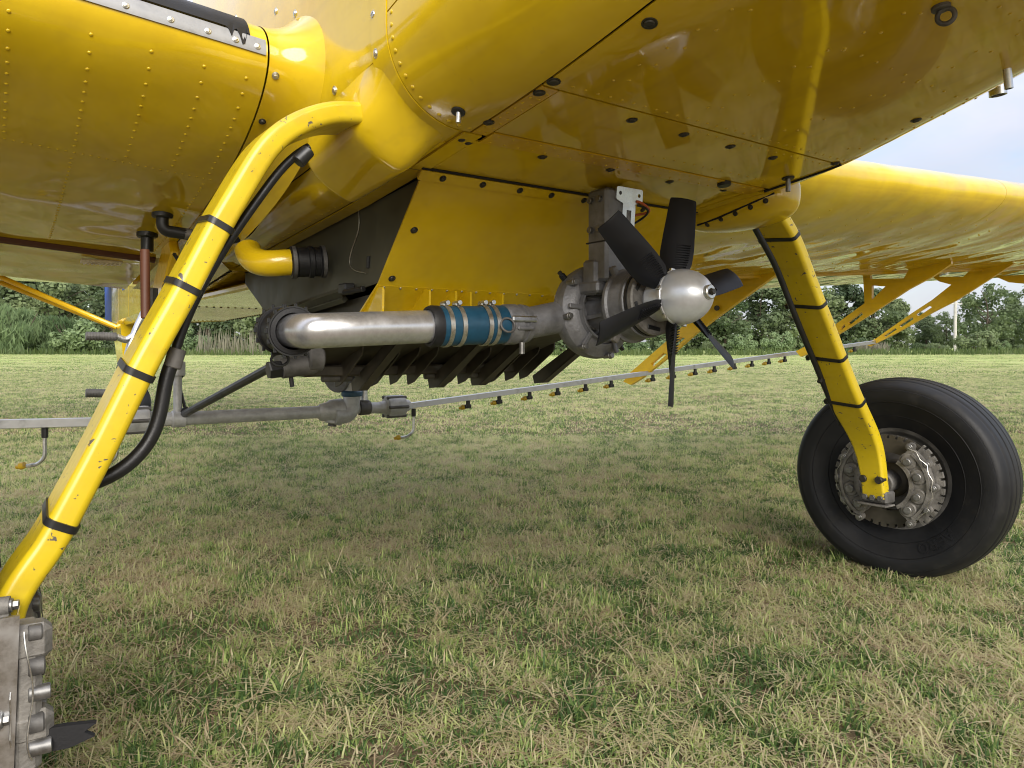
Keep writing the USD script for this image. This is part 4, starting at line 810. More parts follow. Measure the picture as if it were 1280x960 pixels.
for x_ in (0.0, 0.105): 
    part('elbow_clamp', lathe([(x_ - 0.008, 0.0555), (x_ + 0.008, 0.0555), (x_ + 0.008, 0.052), (x_ - 0.008, 0.052)], k0, dd, 40, True), 'plastic_black', elb, smooth=20)
    e1v, e2v, _ = frame(dd)
    for d in range(0, 360, 24): part('clamp_link', cbox(k0 + dd * x_ + 0.0565 * (math.cos(math.radians(d)) * e1v + math.sin(math.radians(d)) * e2v), (0.007, 0.007, 0.012), 0.0015), 'plastic_black', elb)
part('pull_ring', tube([k0 + dd * 0.07 + np.array([0.0, 0.02 * math.cos(t) - 0.01, -0.066 + 0.014 * math.sin(t)]) for t in np.linspace(0, 2 * math.pi, 20)], 0.0035, 6), 'plastic_black', elb)
part('bypass_hose', tube(spline([k0 + dd * 0.2, k0 + dd * 0.35 + np.array([0, 0.05, 0.01]), np.array([-1.0, -0.40, 0.93])], 20), 0.028, 16), 'hose', elb)
# valve at the lower corner of the gate
va = np.array([-0.90, -0.43, 0.800]); vb = np.array([-0.90, -0.535, 0.788])
vv = part('drain_valve', cat([cyl(va, vb, 0.030, 24), cyl(va + np.array([0, 0.02, 0.02]), va + np.array([0.0, -0.03, 0.02]), 0.045, 20)]), 'cast_dark', plane)
part('valve_cap', lathe([(0, 0), (0, 0.026), (0.004, 0.028), (0.034, 0.028), (0.038, 0.026), (0.038, 0.0)], vb, vb - va, 6), 'plastic_black', vv, smooth=False)
part('valve_tail', cyl(vb + np.array([0, 0.03, -0.02]), vb + np.array([0, 0.035, -0.055]), 0.007, 8), 'plastic_black', vv)
part('valve_wire', tube(spline([va + np.array([0.02, 0.0, 0.10]), va + np.array([0.03, -0.04, 0.05]), va + np.array([0.03, -0.02, 0.0]), va + np.array([0.02, -0.02, -0.02])], 20), 0.003, 6), 'plastic_black', vv)

# ------------------------------------------------------------------ spray boom
BA = -2.4
BP = lambda px, py, a=BA: on(px, py, a=a)
cen = part('boom_centre_pipe', tube([BP(188, 525), BP(400, 515)], 0.032, 20), 'boom_grey', plane)
part('boom_centre_pipe', tube([BP(440, 511), BP(486, 509)], 0.030, 20), 'boom_grey', plane)
yf = part('boom_tee', cat([lathe([(-0.10, 0.030), (-0.085, 0.044), (-0.05, 0.05), (-0.03, 0.062), (0.03, 0.066), (0.05, 0.05), (0.085, 0.044), (0.10, 0.030)], BP(420, 514), (0, 1, 0.02), 28), cyl(BP(420, 514), BP(416, 530), 0.046, 20)]), 'boom_grey', plane)
elp = rounded([BP(437, 478), BP(437, 497), BP(434, 518), BP(415, 519)], 0.13, 8)
part('tee_elbow', tube(elp + np.array([0.03, 0, 0]), 0.045, 22), 'boom_grey', yf)
part('elbow_band', cyl(BP(437, 488) + np.array([0.03, 0, 0]), BP(437, 495) + np.array([0.03, 0, 0]), 0.056, 24), 'blue_rubber', yf)
part('riser_pipe', tube([BP(437, 480) + np.array([0.03, 0, 0]), BP(438, 464) + np.array([0.03, 0, 0]), BP(446, 452) + np.array([0.35, 0, 0])], 0.034, 16), 'cast_dark', yf)
part('riser_flap', cyl(BP(424, 472), BP(424, 474) + np.array([0.02, -.03, 0]), 0.075, 20), 'cast_metal', yf)
part('tee_plug', cyl(BP(416, 526), BP(415, 533), 0.022, 12), 'cast_dark', yf)
def ball_joint(px, py):
    c = BP(px, py); j = part('ball_joint', lathe([(-0.09, 0.032), (-0.06, 0.036), (-0.05, 0.060), (-0.035, 0.062), (0.035, 0.062), (0.05, 0.060), (0.06, 0.036), (0.09, 0.030)], c, (0, 1, 0.03), 28), 'boom_grey', plane, smooth=24)
    for d in range(0, 360, 60):
        o = c + np.array([0.058 * math.cos(math.radians(d)), 0, 0.058 * math.sin(math.radians(d))]); part('joint_bolt', cyl(o + np.array([0, -0.058, 0]), o + np.array([0, 0.058, 0]), 0.010, 8), 'cast_dark', j)
ball_joint(170, 525); ball_joint(493, 508)
def streamline(p0, p1, c=0.075, t=0.032):
    sec = [(c * (0.5 - x), t * s * 0.5 * math.sqrt(max(0.02, 1 - (2 * abs(x - 0.35) / 1.3) ** 2))) for s in (1, -1) for x in (np.linspace(0, 1, 10) if s > 0 else np.linspace(1, 0, 10))]
    p = np.linspace(p0, p1, 24); n, m = 24, len(sec); u, v = unit((1, 0, 0.05)), np.array([0, 0, 1.0])
    P = np.array([[q_ + u * x + v * y for x, y in sec] for q_ in p]).reshape(-1, 3); f = []
    for i in range(n - 1):
        for j in range(m): A, B, C, D = i * m + j, i * m + (j + 1) % m, (i + 1) * m + (j + 1) % m, (i + 1) * m + j; f += [(A, B, C), (A, C, D)]
    mesh = tm(P, f)
    if mesh.volume < 0: mesh.invert()
    return mesh
r0, r1 = BP(500, 508.5), BP(1093, 427.5)
bmr = part('spray_boom', cat([streamline(r0, r1, 0.062, 0.034), cyl(r0 + (r0 - r1) * 0.004, r0 + (r1 - r0) * 0.01, 0.03, 14)]), 'boom_alu', plane, label='long spray boom under the far wing')
l0, l1 = BP(152, 526.5), on(0, 530, a=BA) + (on(0, 530, a=BA) - BP(152, 526.5)) * 2.2
bml = part('spray_boom', streamline(l0, l1, 0.07, 0.040), 'boom_alu', plane, label='spray boom under the near wing')
def nozzle(p, boom, drop=0.0, side=-1):
    """A check-valve body under the boom and its yellow tip; drop nozzles hang on a bent tube."""
    if drop:
        q_ = p + np.array([0, 0, -drop]); stem = part('drop_tube', tube(rounded([p, p + np.array([0, 0, -drop * 0.82]), q_ + np.array([-0.02, -0.03, 0]), q_ + np.array([-0.03, -0.065, -0.002])], 0.035, 6), 0.008, 8), 'aluminium', boom)
        part('drop_collar', cyl(p, p + np.array([0, 0, -0.045]), 0.013, 10), 'plastic_black', boom); tip = q_ + np.array([-0.03, -0.08, 0])
    else:
        q_ = p + np.array([0, 0, -0.030]); tip = q_ + np.array([-0.022, -0.022, -0.010])
        part('nozzle_body', cat([cyl(p + np.array([0, 0, 0.0]), q_ + np.array([0, 0, -0.014]), 0.012, 10), cyl(q_ + np.array([0.0, 0.020, -0.004]), q_ + np.array([-0.008, -0.016, -0.006]), 0.013, 10)]), 'plastic_black', boom)
    part('nozzle_tip', lathe([(-0.012, 0.0), (-0.012, 0.014), (0.006, 0.016), (0.012, 0.010), (0.024, 0.008), (0.024, 0.0)], tip, (-0.5, -0.7, -0.25), 12), 'nozzle_yellow', boom, smooth=30)
tb = lambda px: (lambda u: r0 + (r1 - r0) * u)((lambda b: (b - r0[1]) / (r1[1] - r0[1]))(float(on(px, 480, a=BA)[1])))
nozzle(tb(517) - np.array([0, 0, 0.02]), bmr, 0.16)
for px in (585, 624, 662, 697, 732, 764, 816, 842, 869, 893, 918, 940, 961, 981): nozzle(tb(px) - np.array([0, 0, 0.018]), bmr)
for px in (1022, 1068): nozzle(tb(px) - np.array([0, 0, 0.018]), bmr)
for px in (56, 146): nozzle(on(px, 534, a=BA), bml, 0.16)
# hangers between the wing and the boom
def hanger(outline, slots, b, label, th=0.03):
    P_ = [tuple(on(x, y, b=b)[[0, 2]]) for x, y in outline]; S_ = [[tuple(on(x, y, b=b)[[0, 2]]) for x, y in s] for s in slots]
    pg = Polygon(P_).buffer(0)
    h_ = part('boom_hanger', plate(pg, (0, b, 0), (1, 0, 0), (0, 0, 1), th, [Polygon(s).buffer(0) for s in S_]), 'yellow_bracket', bmr, smooth=20, label=label)
    return h_
hanger([(781, 477), (788, 467), (833, 428), (868, 396), (892, 360), (926, 347), (945, 330), (975, 325), (972, 343), (919, 381), (893, 400), (868, 419), (842, 442), (803, 473), (790, 481)],
       [[(815, 455), (831, 441), (835, 443), (819, 458)], [(836, 436), (853, 421), (858, 423), (842, 438)]], 2.58, 'yellow boom hanger behind the fan')
hanger([(996, 439), (1010, 432), (1049, 403), (1082, 379), (1078.5, 320), (1088, 318), (1089, 349), (1131, 348), (1139, 334), (1190, 318), (1190, 330), (1168, 345), (1136, 362), (1092, 391), (1052, 416), (1014, 441), (1002, 446)],
       [[(1091, 357), (1108, 358), (1091, 375)], [(1061, 403), (1078, 390), (1080, 393), (1063, 407)], [(1052, 410), (1057, 405), (1058, 408), (1053, 413)]], 4.28, 'yellow boom hanger with an upright post')
hanger([(1083, 430), (1096, 423), (1140, 392), (1166, 375), (1190, 356), (1175, 352), (1166, 346), (1205, 346), (1222, 330), (1290, 312), (1275, 325), (1241, 347), (1197, 375), (1166, 391), (1122, 416), (1088, 433)],
       [[(1145, 393), (1162, 382), (1166, 384), (1150, 395)], [(1124, 407), (1141, 396), (1143, 399), (1128, 409)], [(1105, 420), (1120, 410), (1122, 412), (1108, 421)]], 5.66, 'outermost slotted boom hanger')
hanger([(1243, 345), (1300, 343), (1310, 330), (1330, 335), (1310, 350), (1284, 355), (1262, 353)], [], 7.3, 'stub of a boom hanger at the wing tip')
part('hanger_bolt', cat([cyl(on(x, y, b=2.56), on(x, y, b=2.54), 0.018, 8) for x, y in ((896, 385), (948, 337))]), 'screw_dark', bmr)
# steady tubes and braces of the centre boom
part('boom_stay', tube([BP(222, 438), BP(222, 522)], 0.019, 14), 'boom_grey', cen, label='left upright stay tube')
part('stay_coupling', cat([cyl(BP(222, 452), BP(222, 470), 0.034, 16), cyl(BP(222, 440), BP(222, 452), 0.026, 16)]), 'boom_grey', cen)
for sx in (-1, 1): part('coupling_wire', tube(spline([BP(222 + sx * 4, 455), BP(222 + sx * 8, 461), BP(222 + sx * 7, 470), BP(222, 473)], 14), 0.004, 6), 'plastic_black', cen)
part('boom_stay', tube([BP(455, 470), BP(455, 508)], 0.020, 14), 'aluminium', cen)
part('stay_clamp', cat([cyl(BP(448, 510), BP(462, 509), 0.040, 14), cyl(BP(455, 500), BP(455, 514), 0.03, 12)]), 'cast_dark', cen)
part('stay_clamp', cat([cyl(BP(214, 524), BP(232, 523), 0.040, 14)]), 'boom_grey', cen)
part('boom_brace', tube([BP(228, 519), on(366, 444, a=-1.2)], 0.017, 10), 'plastic_black', cen)
part('brace_end', cat([cyl(BP(226, 520), BP(237, 514), 0.030, 10)]), 'plastic_black', cen)
part('brace_wire', tube([BP(224, 481), BP(233, 517)], 0.007, 6), 'plastic_black', cen)

# ------------------------------------------------------------------ under the near wing root: hanger bar, drain, steps
yb = part('root_boom_hanger', cbox((on(217, 300, b=-0.77) + on(178, 455, b=-0.77)) / 2, (0.110, 0.028, float(np.linalg.norm(on(217, 300, b=-0.77) - on(178, 455, b=-0.77)))), 0.006,
          axes=(np.cross((0, 1, 0), on(217, 300, b=-0.77) - on(178, 455, b=-0.77)), (0, 1, 0), on(217, 300, b=-0.77) - on(178, 455, b=-0.77))), 'yellow_bracket', plane)
part('hanger_blade', tube([on(190, 360, b=-0.82), on(189, 392, b=-0.82)], 0.018, 4), 'cast_dark', yb, smooth=False)
part('hanger_cable', tube(spline([on(218, 318, b=-0.8), on(224, 335, b=-0.8), on(214, 360, b=-0.8), on(196, 400, b=-0.8), on(184, 430, b=-.8)], 24), 0.006, 6), 'plastic_black', yb)
part('drain_pipe', cyl(on(181, 312, b=-0.95), on(182, 398, b=-0.95), 0.0105, 16), 'red_brown', plane)
p, n = at_wing(184, 292); wf = part('fuel_drain', cat([cyl(p + [0, 0, .01], p + [0, 0, -0.012], 0.03, 20), cyl(p, p + [0, 0, -0.055], 0.018, 14)]), 'plastic_black', plane)
p, n = at_wing(203, 268); p_ = p + [0, 0, -0.045]
we = part('vent_elbow', cat([cyl(p + [0, 0, .01], p + [0, 0, -0.01], 0.028, 18), tube(rounded([p, p_, p_ + np.array([0, 0.06, -0.004])], 0.03, 8), 0.0165, 16)]), 'plastic_black', plane)
part('vent_connector', cat([cyl(p_ + np.array([0, 0.055, -0.004]), p_ + np.array([0, 0.155, -0.010]), 0.0165, 18), cyl(p_ + np.array([0, 0.09, -0.006]), p_ + np.array([0, 0.10, -0.007]), 0.019, 18)]), 'brake_cast', we)
part('vent_hose', tube(spline([p_ + np.array([0, 0.15, -0.01]), p_ + np.array([0.02, 0.20, 0.0]), p_ + np.array([0.05, 0.24, 0.05])], 14), 0.018, 12), 'plastic_black', we)
SA = -2.94
stt = part('boarding_step', tube(rounded([on(190, 352, a=SA), on(183, 385, a=SA), on(170, 412, a=SA), on(160, 440, a=SA), on(152, 500, a=SA)], 0.08, 6), 0.019, 14), 'aluminium', plane, label='tubular boarding steps')
for y in (420, 491):
    g0, g1 = on(107, y, a=SA), on(146, y + 1, a=SA)
    part('step_tread', cat([cyl(g0, g1, 0.021, 18)] + [cyl(g0 + (g1 - g0) * t, g0 + (g1 - g0) * (t + 0.02), 0.0235, 14) for t in np.linspace(0.03, 0.93, 11)]), 'cast_dark', stt, smooth=20)
    part('step_arm', tube(rounded([g1, on(158, y + 6, a=SA), on(166, y + 2 if y > 450 else y, a=SA)], 0.05, 5), 0.017, 12), 'aluminium', stt)

# ------------------------------------------------------------------ rear fuselage, tail wheel, tail struts, rudder
def loft(rings, cap=True):
    n, m = len(rings), len(rings[0]); v = np.array(rings, float).reshape(-1, 3); f = []
    for i in range(n - 1):
        for j in range(m): A, B, C, D = i * m + j, i * m + (j + 1) % m, (i + 1) * m + (j + 1) % m, (i + 1) * m + j; f += [(A, B, C), (A, C, D)]
    if cap:
        v = np.vstack([v, v[:m].mean(0), v[-m:].mean(0)])
        for j in range(m): f += [(n * m, (j + 1) % m, j), (n * m + 1, (n - 1) * m + j, (n - 1) * m + (j + 1) % m)]
    mesh = tm(v, f)
    if mesh.volume < 0: mesh.invert()
    return mesh
def ring(a, w, z0, z1, r=0.05): return [(a, -w, z0 + r), (a, -w + r, z0), (a, w - r, z0), (a, w, z0 + r), (a, w, z1), (a, w * 0.5, z1 + 0.12), (a, -w * 0.5, z1 + 0.12), (a, -w, z1)]
st_ = [(-1.55, 0.56, 1.14, 2.0), (-2.4, 0.50, 1.105, 1.95), (-3.4, 0.42, 1.10, 1.85), (-4.6, 0.32, 1.06, 1.75), (-6.0, 0.20, 1.08, 1.66), (-7.3, 0.10, 1.09, 1.6), (-8.15, 0.06, 1.10, 1.56)]
for k in range(len(st_) - 1):
    A_, B_ = st_[k], st_[k + 1]; tail = part('rear_fuselage_panel', loft([ring(A_[0] - 0.004, *A_[1:]), ring(B_[0] + 0.004, *B_[1:])]), 'yellow', plane, smooth=25)
    pn = []
    for t in np.arange(0.02, 1, 0.035 * 1.2 / (A_[0] - B_[0])):
        for sd in (-1, 1):
            w_ = A_[1] + (B_[1] - A_[1]) * t; pn.append((np.array([A_[0] + (B_[0] - A_[0]) * t, sd * (w_ - 0.055), A_[2] + (B_[2] - A_[2]) * t - 0.001]), np.array([0, 0, -1.0])))
    for x_ in np.linspace(-A_[1] + 0.06, A_[1] - 0.06, 18): pn.append((np.array([A_[0] - 0.03, x_, A_[2] - 0.001]), np.array([0, 0, -1.0])))
    rivets(tail, pn, 0.0075, 'seam_dark' if k < 3 else 'yellow')
belly_aft = part('rear_belly_step', cbox((-1.95, 0, 1.09), (0.9, 0.86, 0.03), 0.008), 'yellow', plane)
rud = part('rudder', az_plate([(-8.2, 1.10), (-8.9, 1.18), (-9.0, 2.6), (-8.5, 2.6), (-8.2, 1.7)], 0.0, 0.07), 'blue_paint', plane, label='blue rudder edge')
tw0 = on(172, 497, a=-7.4); tw0[2] = GROUND + 0.2
part('tail_spring', loft([[(a, b, z) for a, b, z in r_] for r_ in [[(-7.2, -0.10, 1.10), (-7.2, 0.10, 1.10), (-8.1, 0.06, 1.10), (-8.1, -0.06, 1.10)], [(-7.25, -0.06, 0.60), (-7.25, 0.06, 0.60), (-7.7, 0.05, 0.60), (-7.7, -0.05, 0.60)], [(-7.3, tw0[1] - .05, 0.30), (-7.3, tw0[1] + .05, 0.30), (-7.5, tw0[1] + .05, 0.30), (-7.5, tw0[1] - .05, 0.30)]]]), 'yellow', plane, smooth=20)
tw = part('tail_wheel', lathe([(-0.07, 0.06), (-0.08, 0.16), (-0.06, 0.195), (-0.02, 0.205), (0.02, 0.205), (0.06, 0.195), (0.08, 0.16), (0.07, 0.06)], tw0, (-0.2, 1, 0), 36, True), 'tyre', plane, smooth=40)
part('tail_rim', lathe([(-0.05, 0.0), (-0.05, 0.065), (0.05, 0.065), (0.05, 0.0)], tw0, (-0.2, 1, 0), 20), 'aluminium', tw)
ts0 = on(146, 409, a=-7.6)
part('tail_strut', tube([ts0, on(0, 346, a=-7.9)], 0.026, 8), 'yellow_bracket', plane); part('tail_strut', tube([ts0 + [-0.1, 0, 0], on(0, 353, a=-8.3)], 0.026, 8), 'yellow_bracket', plane)
part('tail_bracket', cbox(ts0 + np.array([-0.05, 0.12, 0.02]), (0.25, 0.25, 0.1), 0.02), 'yellow', plane)
part('tail_lettering', plate([(0, 0), (0.10, 0), (0.10, 0.22), (0.06, 0.22), (0.06, 0.05), (0.04, 0.05), (0.04, 0.22), (0, 0.22)], (-6.6, -0.166, 1.40), (1, 0, 0), (0, 0, 1), 0.004), 'blue_paint', plane)
st_h = part('tailplane', loft([[(a, b, z) for a, z in ((-7.2, 1.62), (-7.5, 1.68), (-8.6, 1.6), (-7.5, 1.58))] for b in (-2.6, -0.05)]), 'yellow', plane, smooth=30)
st_h2 = part('tailplane', loft([[(a, b, z) for a, z in ((-7.2, 1.62), (-7.5, 1.68), (-8.6, 1.6), (-7.5, 1.58))] for b in (0.05, 2.6)]), 'yellow', plane, smooth=30)
canopy = part('cockpit_glazing', loft([[(a, -0.50, 2.02), (a, -0.35, 2.6 - 0.3 * (a < -2.2)), (a, 0.35, 2.6 - 0.3 * (a < -2.2)), (a, 0.50, 2.02)] for a in (-1.2, -1.6, -2.1, -2.6)]), 'cockpit_blue', plane, smooth=20)

# ------------------------------------------------------------------ the field
def sheet(name, mesh, m, label, cat_): return tag(part(name, mesh, m, None, smooth=True), label, cat_, kind='structure')
def ground_z(x, y):
    x, y = np.asarray(x, float), np.asarray(y, float); r = np.hypot(x, y)
    return GROUND + 0.42 * np.clip((r - 18) / 70, 0, 1) ** 1.5 + 0.03 * (meshkit.fbm(np.stack([x * 0.22, y * 0.22, 0 * x], -1), 2, 5) - 0.5) * np.clip((r - 5) / 6, 0, 1)
rr = np.r_[np.linspace(0.0, 12, 40), np.geomspace(12.6, 900, 60)]; th = np.linspace(0, 2 * math.pi, 181)
R, TH = np.meshgrid(rr, th, indexing='ij'); X, Y = R * np.sin(TH), R * np.cos(TH)
i = np.arange(R.size).reshape(R.shape); f = np.stack([i[:-1, :-1], i[:-1, 1:], i[1:, 1:], i[1:, :-1]], -1).reshape(-1, 4)
gm = (np.stack([X, Y, ground_z(X, Y)], -1).reshape(-1, 3), np.vstack([f[:, [0, 2, 1]], f[:, [0, 3, 2]]]))
sheet('ground', gm, 'field', 'mown airfield grass reaching to the tree line', 'field')
tx, ty = np.linspace(38, 90, 30), np.linspace(-1.1, 1.1, 4)
V, Fc = grid(lambda x, t: (x, 60.5 + t + 0.6 * math.sin(x * 0.21), float(ground_z(x, 60.5 + t + 0.6 * math.sin(x * 0.21))) + 0.02), tx, ty)
sheet('dirt_track', (V, Fc), 'dirt_track', 'pale bare track across the field at the far right', 'track')

# ------------------------------------------------------------------ grass: turf of single blades, each with its own tone
def turf(path, n, area, base_dry, seed, size=1.0, wide=1.0, seg=3, fine=1.0):
    """A square of mown turf with soft borders: living blades, straw and flat clippings in small clumps."""
    g = np.random.default_rng(seed); P = (g.random((n, 2)) - 0.5) * area + (g.random((n, 2)) - 0.5) * area * 0.4
    q = lambda s, k: meshkit.noise(np.c_[P * s / fine + k * 7.7, np.full(n, k * 3.1 + seed)], k)
    dry = np.clip(base_dry + 0.9 * (q(7, 1) - 0.5) + 1.4 * (q(21, 2) - 0.5) + g.normal(0, 0.12, n), 0, 1); clump = q(13, 3)
    keep = g.random(n) < 0.30 + 1.1 * clump; P, dry, clump = P[keep], dry[keep], clump[keep]; n = len(P)
    hh = (0.038 - 0.013 * dry) * g.uniform(0.45, 1.15, n) * (0.55 + 0.85 * clump) * size; w = (0.0050 - 0.0018 * dry) * g.uniform(0.6, 1.25, n) * wide
    tall = g.random(n) < 0.012; hh[tall] *= 1.7
    fl = g.random(n) < 0.08 + 0.55 * dry; ln = np.abs(g.normal(0.55, 0.7 + 0.4 * dry, n)) + 0.1; tn = np.clip(0.05 + 0.60 * dry + g.normal(0, 0.15, n) + 0.34 * (clump - 0.5), 0, 1)
    st = g.random(n) < 0.10; tn[st] = g.uniform(0.6, 0.95, st.sum()); tn[fl] = np.clip(g.uniform(0.55, 1.0, fl.sum()), 0, 1); w[fl] *= 0.75
    az = g.random(n) * 2 * math.pi; d = np.stack([np.cos(az), np.sin(az), 0 * az], -1); s = np.stack([-np.sin(az), np.cos(az), 0 * az], -1); up = np.array([0, 0, 1.0])
    base = np.c_[P, np.zeros(n)]; twist = g.uniform(-0.9, 0.9, n); lie = 0.006 + 0.016 * g.random(n); tilt = g.normal(0, 0.28, n); Lf = g.uniform(0.03, 0.085, n) * np.where(g.random(n) < 0.02, 2.2, 1.0) * size; vs, fs, ts = [], [], []
    for k, t in enumerate(np.linspace(0, 1, seg + 1)):
        bend = ln * t ** 1.6; c = base + d * (hh * bend)[:, None] + up * (hh * t / np.sqrt(1 + (0.9 * bend) ** 2))[:, None]
        fc = base + d * (Lf * (t - 0.5))[:, None] + up * np.maximum(0.003, lie * size + Lf * (tilt * (t - 0.5) + 0.3 * t * (1 - t)))[:, None]; c = np.where(fl[:, None], fc, c)
        sw = s * np.cos(twist * t)[:, None] + d * np.sin(twist * t)[:, None]; k_w = (w * (1 - 0.65 * t ** 1.5) / 2)[:, None]
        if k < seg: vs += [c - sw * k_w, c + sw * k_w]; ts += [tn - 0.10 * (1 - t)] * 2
        else: vs += [c]; ts += [tn]
    V = np.concatenate(vs); T = np.clip(np.concatenate(ts), 0, 1); j = np.arange(n)
    for k in range(seg - 1):
        A, B, C, D = j + 2 * k * n, j + (2 * k + 1) * n, j + (2 * k + 3) * n, j + (2 * k + 2) * n; fs += [np.stack([A, B, C], -1), np.stack([A, C, D], -1)]
    k = seg - 1; fs.append(np.stack([j + 2 * k * n, j + (2 * k + 1) * n, j + 2 * seg * n], -1))
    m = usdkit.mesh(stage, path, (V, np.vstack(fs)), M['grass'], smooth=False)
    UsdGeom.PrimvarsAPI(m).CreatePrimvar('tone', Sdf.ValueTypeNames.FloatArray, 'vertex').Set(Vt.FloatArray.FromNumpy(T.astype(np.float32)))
def lawn(name, y0, y1, tile, n, dries, seed, label, margin=0.6, **k):
    """Squares of turf laid side by side over the part of the field between the distances y0 and y1."""
    pi = UsdGeom.PointInstancer.Define(stage, '/World/' + name); targets = []
    for q_, dr in enumerate(dries):
        p = f'/World/{name}/turf_{q_ + 1:03d}'; turf(p, n, tile, dr, seed + q_, **k); targets.append(Sdf.Path(p))
    pi.CreatePrototypesRel().SetTargets(targets); g = np.random.default_rng(seed)
    pts = [(x, y) for y in np.arange(y0 + tile / 2, y1, tile) for x in np.arange(-math.ceil((0.70 * y + margin) / tile) * tile, 0.70 * y + margin, tile) + g.random() * tile]
    xy = np.array(pts) + g.normal(0, tile * 0.06, (len(pts), 2)); x, y = xy.T
    f_ = meshkit.fbm(np.stack([x * 0.55, y * 0.55, 0 * x + 3.3], -1), 3, 21) + (g.random(len(x)) - 0.5) * 0.16; rank = np.clip(((f_ - 0.34) / 0.32 * len(dries)).astype(int), 0, len(dries) - 1)
    yaw = g.integers(0, 4, len(x)) * math.pi / 2 + g.normal(0, 0.08, len(x)); sc = np.stack([np.ones(len(x)), np.ones(len(x)), g.uniform(0.85, 1.2, len(x))], -1)
    pi.CreatePositionsAttr(Vt.Vec3fArray.FromNumpy(np.stack([x, y, ground_z(x, y) - 0.003], -1).astype(np.float32))); pi.CreateProtoIndicesAttr(Vt.IntArray.FromNumpy(rank.astype(np.int32)))
    pi.CreateOrientationsAttr(Vt.QuathArray([Gf.Quath(math.cos(a / 2), 0, 0, math.sin(a / 2)) for a in yaw])); pi.CreateScalesAttr(Vt.Vec3fArray.FromNumpy(sc.astype(np.float32)))
    tag(pi.GetPrim(), label, 'grass', None, 'stuff')
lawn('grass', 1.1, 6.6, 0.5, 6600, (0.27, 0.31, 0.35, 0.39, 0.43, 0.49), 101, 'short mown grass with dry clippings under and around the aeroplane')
lawn('grass_beyond', 6.6, 22, 1.4, 7600, (0.33, 0.36, 0.40, 0.44), 201, 'mown grass of the middle field beyond the spray boom', size=0.95, wide=1.9, seg=2, fine=1.8)
lawn('grass_far_off', 22, 74, 5.0, 8500, (0.37, 0.42, 0.47), 301, 'distant sunlit mown grass before the tree line', size=1.0, wide=5.0, seg=2, fine=5.0)

pi = UsdGeom.PointInstancer.Define(stage, '/World/grass_tufts')
turf('/World/grass_tufts/tuft', 150, 0.09, 0.0, 401, size=1.9, wide=1.35, seg=4, fine=0.6); pi.CreatePrototypesRel().SetTargets([Sdf.Path('/World/grass_tufts/tuft')])
xy = [((px - 640) / FPX * Yd, Yd) for px, Yd in ((470, 2.42), (505, 2.36), (520, 2.28), (545, 2.16), (430, 2.5), (1010, 1.85), (980, 1.74), (900, 1.6), (720, 1.62), (330, 1.66), (150, 1.8), (1220, 1.75), (760, 3.2), (380, 3.4), (820, 4.1), (640, 1.52))]
pi.CreatePositionsAttr([Gf.Vec3f(x_, y_, float(ground_z(x_, y_)) - 0.002) for x_, y_ in xy]); pi.CreateProtoIndicesAttr([0] * len(xy))
pi.CreateOrientationsAttr(Vt.QuathArray([Gf.Quath(math.cos(k), 0, 0, math.sin(k)) for k in range(len(xy))])); pi.CreateScalesAttr([Gf.Vec3f(0.7 + 0.09 * (k % 5)) for k in range(len(xy))])
tag(pi.GetPrim(), 'fresh bright green grass tufts missed by the mower', 'grass', None, 'stuff')

# ------------------------------------------------------------------ trees and bushes along the edge of the field
def leaves(cl, n, size, g, elong=1.0, flatness=0.5, up=0.0):
    """Leaf sprays spread through clumps cl = [(centre, radius)]; quads with random tilt."""
    w = np.array([r ** 2 for _, r in cl]); k = g.choice(len(cl), n, p=w / w.sum()); C = np.array([c for c, _ in cl])[k]; Rr = np.array([r for _, r in cl])[k]
    d = unit(g.normal(size=(n, 3))); rad_ = Rr * (0.45 + 0.62 * g.random(n) ** 0.6); P = C + d * rad_[:, None] * np.array([1, 1, 0.82])
    nrm = unit(d + g.normal(size=(n, 3)) * flatness + np.array([0, 0, 0.35])); a = unit(np.cross(nrm, g.normal(size=(n, 3)) * (1 - up) + np.array([1.0, 0.3, 0]) * up)); b = np.cross(nrm, a)
    if up: b = unit(b * (1 - up) + np.array([0, 0, up]) + g.normal(size=(n, 3)) * 0.2); 
    s = size * g.uniform(0.55, 1.35, n); A, B = a * (s / 2)[:, None], b * (s * elong / 2)[:, None]
    V = np.stack([P - B, P + A * 0.8 - B * 0.1, P + B, P - A * 0.8 + B * 0.1], 1).reshape(-1, 3); j = np.arange(n) * 4
    return V, np.vstack([np.stack([j, j + 1, j + 2], -1), np.stack([j, j + 2, j + 3], -1)])
def limbs(h, r, g, spread, n=7):
    out = [tube(spline([(0, 0, -0.3), (g.normal() * .1, g.normal() * .1, h * 0.3), (g.normal() * .25, g.normal() * .25, h * 0.6), (g.normal() * .4, g.normal() * .4, h * 0.88)], 12), np.linspace(r, r * 0.2, 12), 9)]
    for k in range(n):
        a, z0 = k * 2.4 + g.random(), h * g.uniform(0.22, 0.6); L = spread * g.uniform(0.6, 0.95)
        out.append(tube(spline([(0, 0, z0), (math.cos(a) * L * 0.45, math.sin(a) * L * 0.45, z0 + h * 0.10), (math.cos(a) * L, math.sin(a) * L, z0 + h * g.uniform(0.16, 0.3))], 7), np.linspace(r * 0.4, r * 0.08, 7), 6))
    return cat(out)
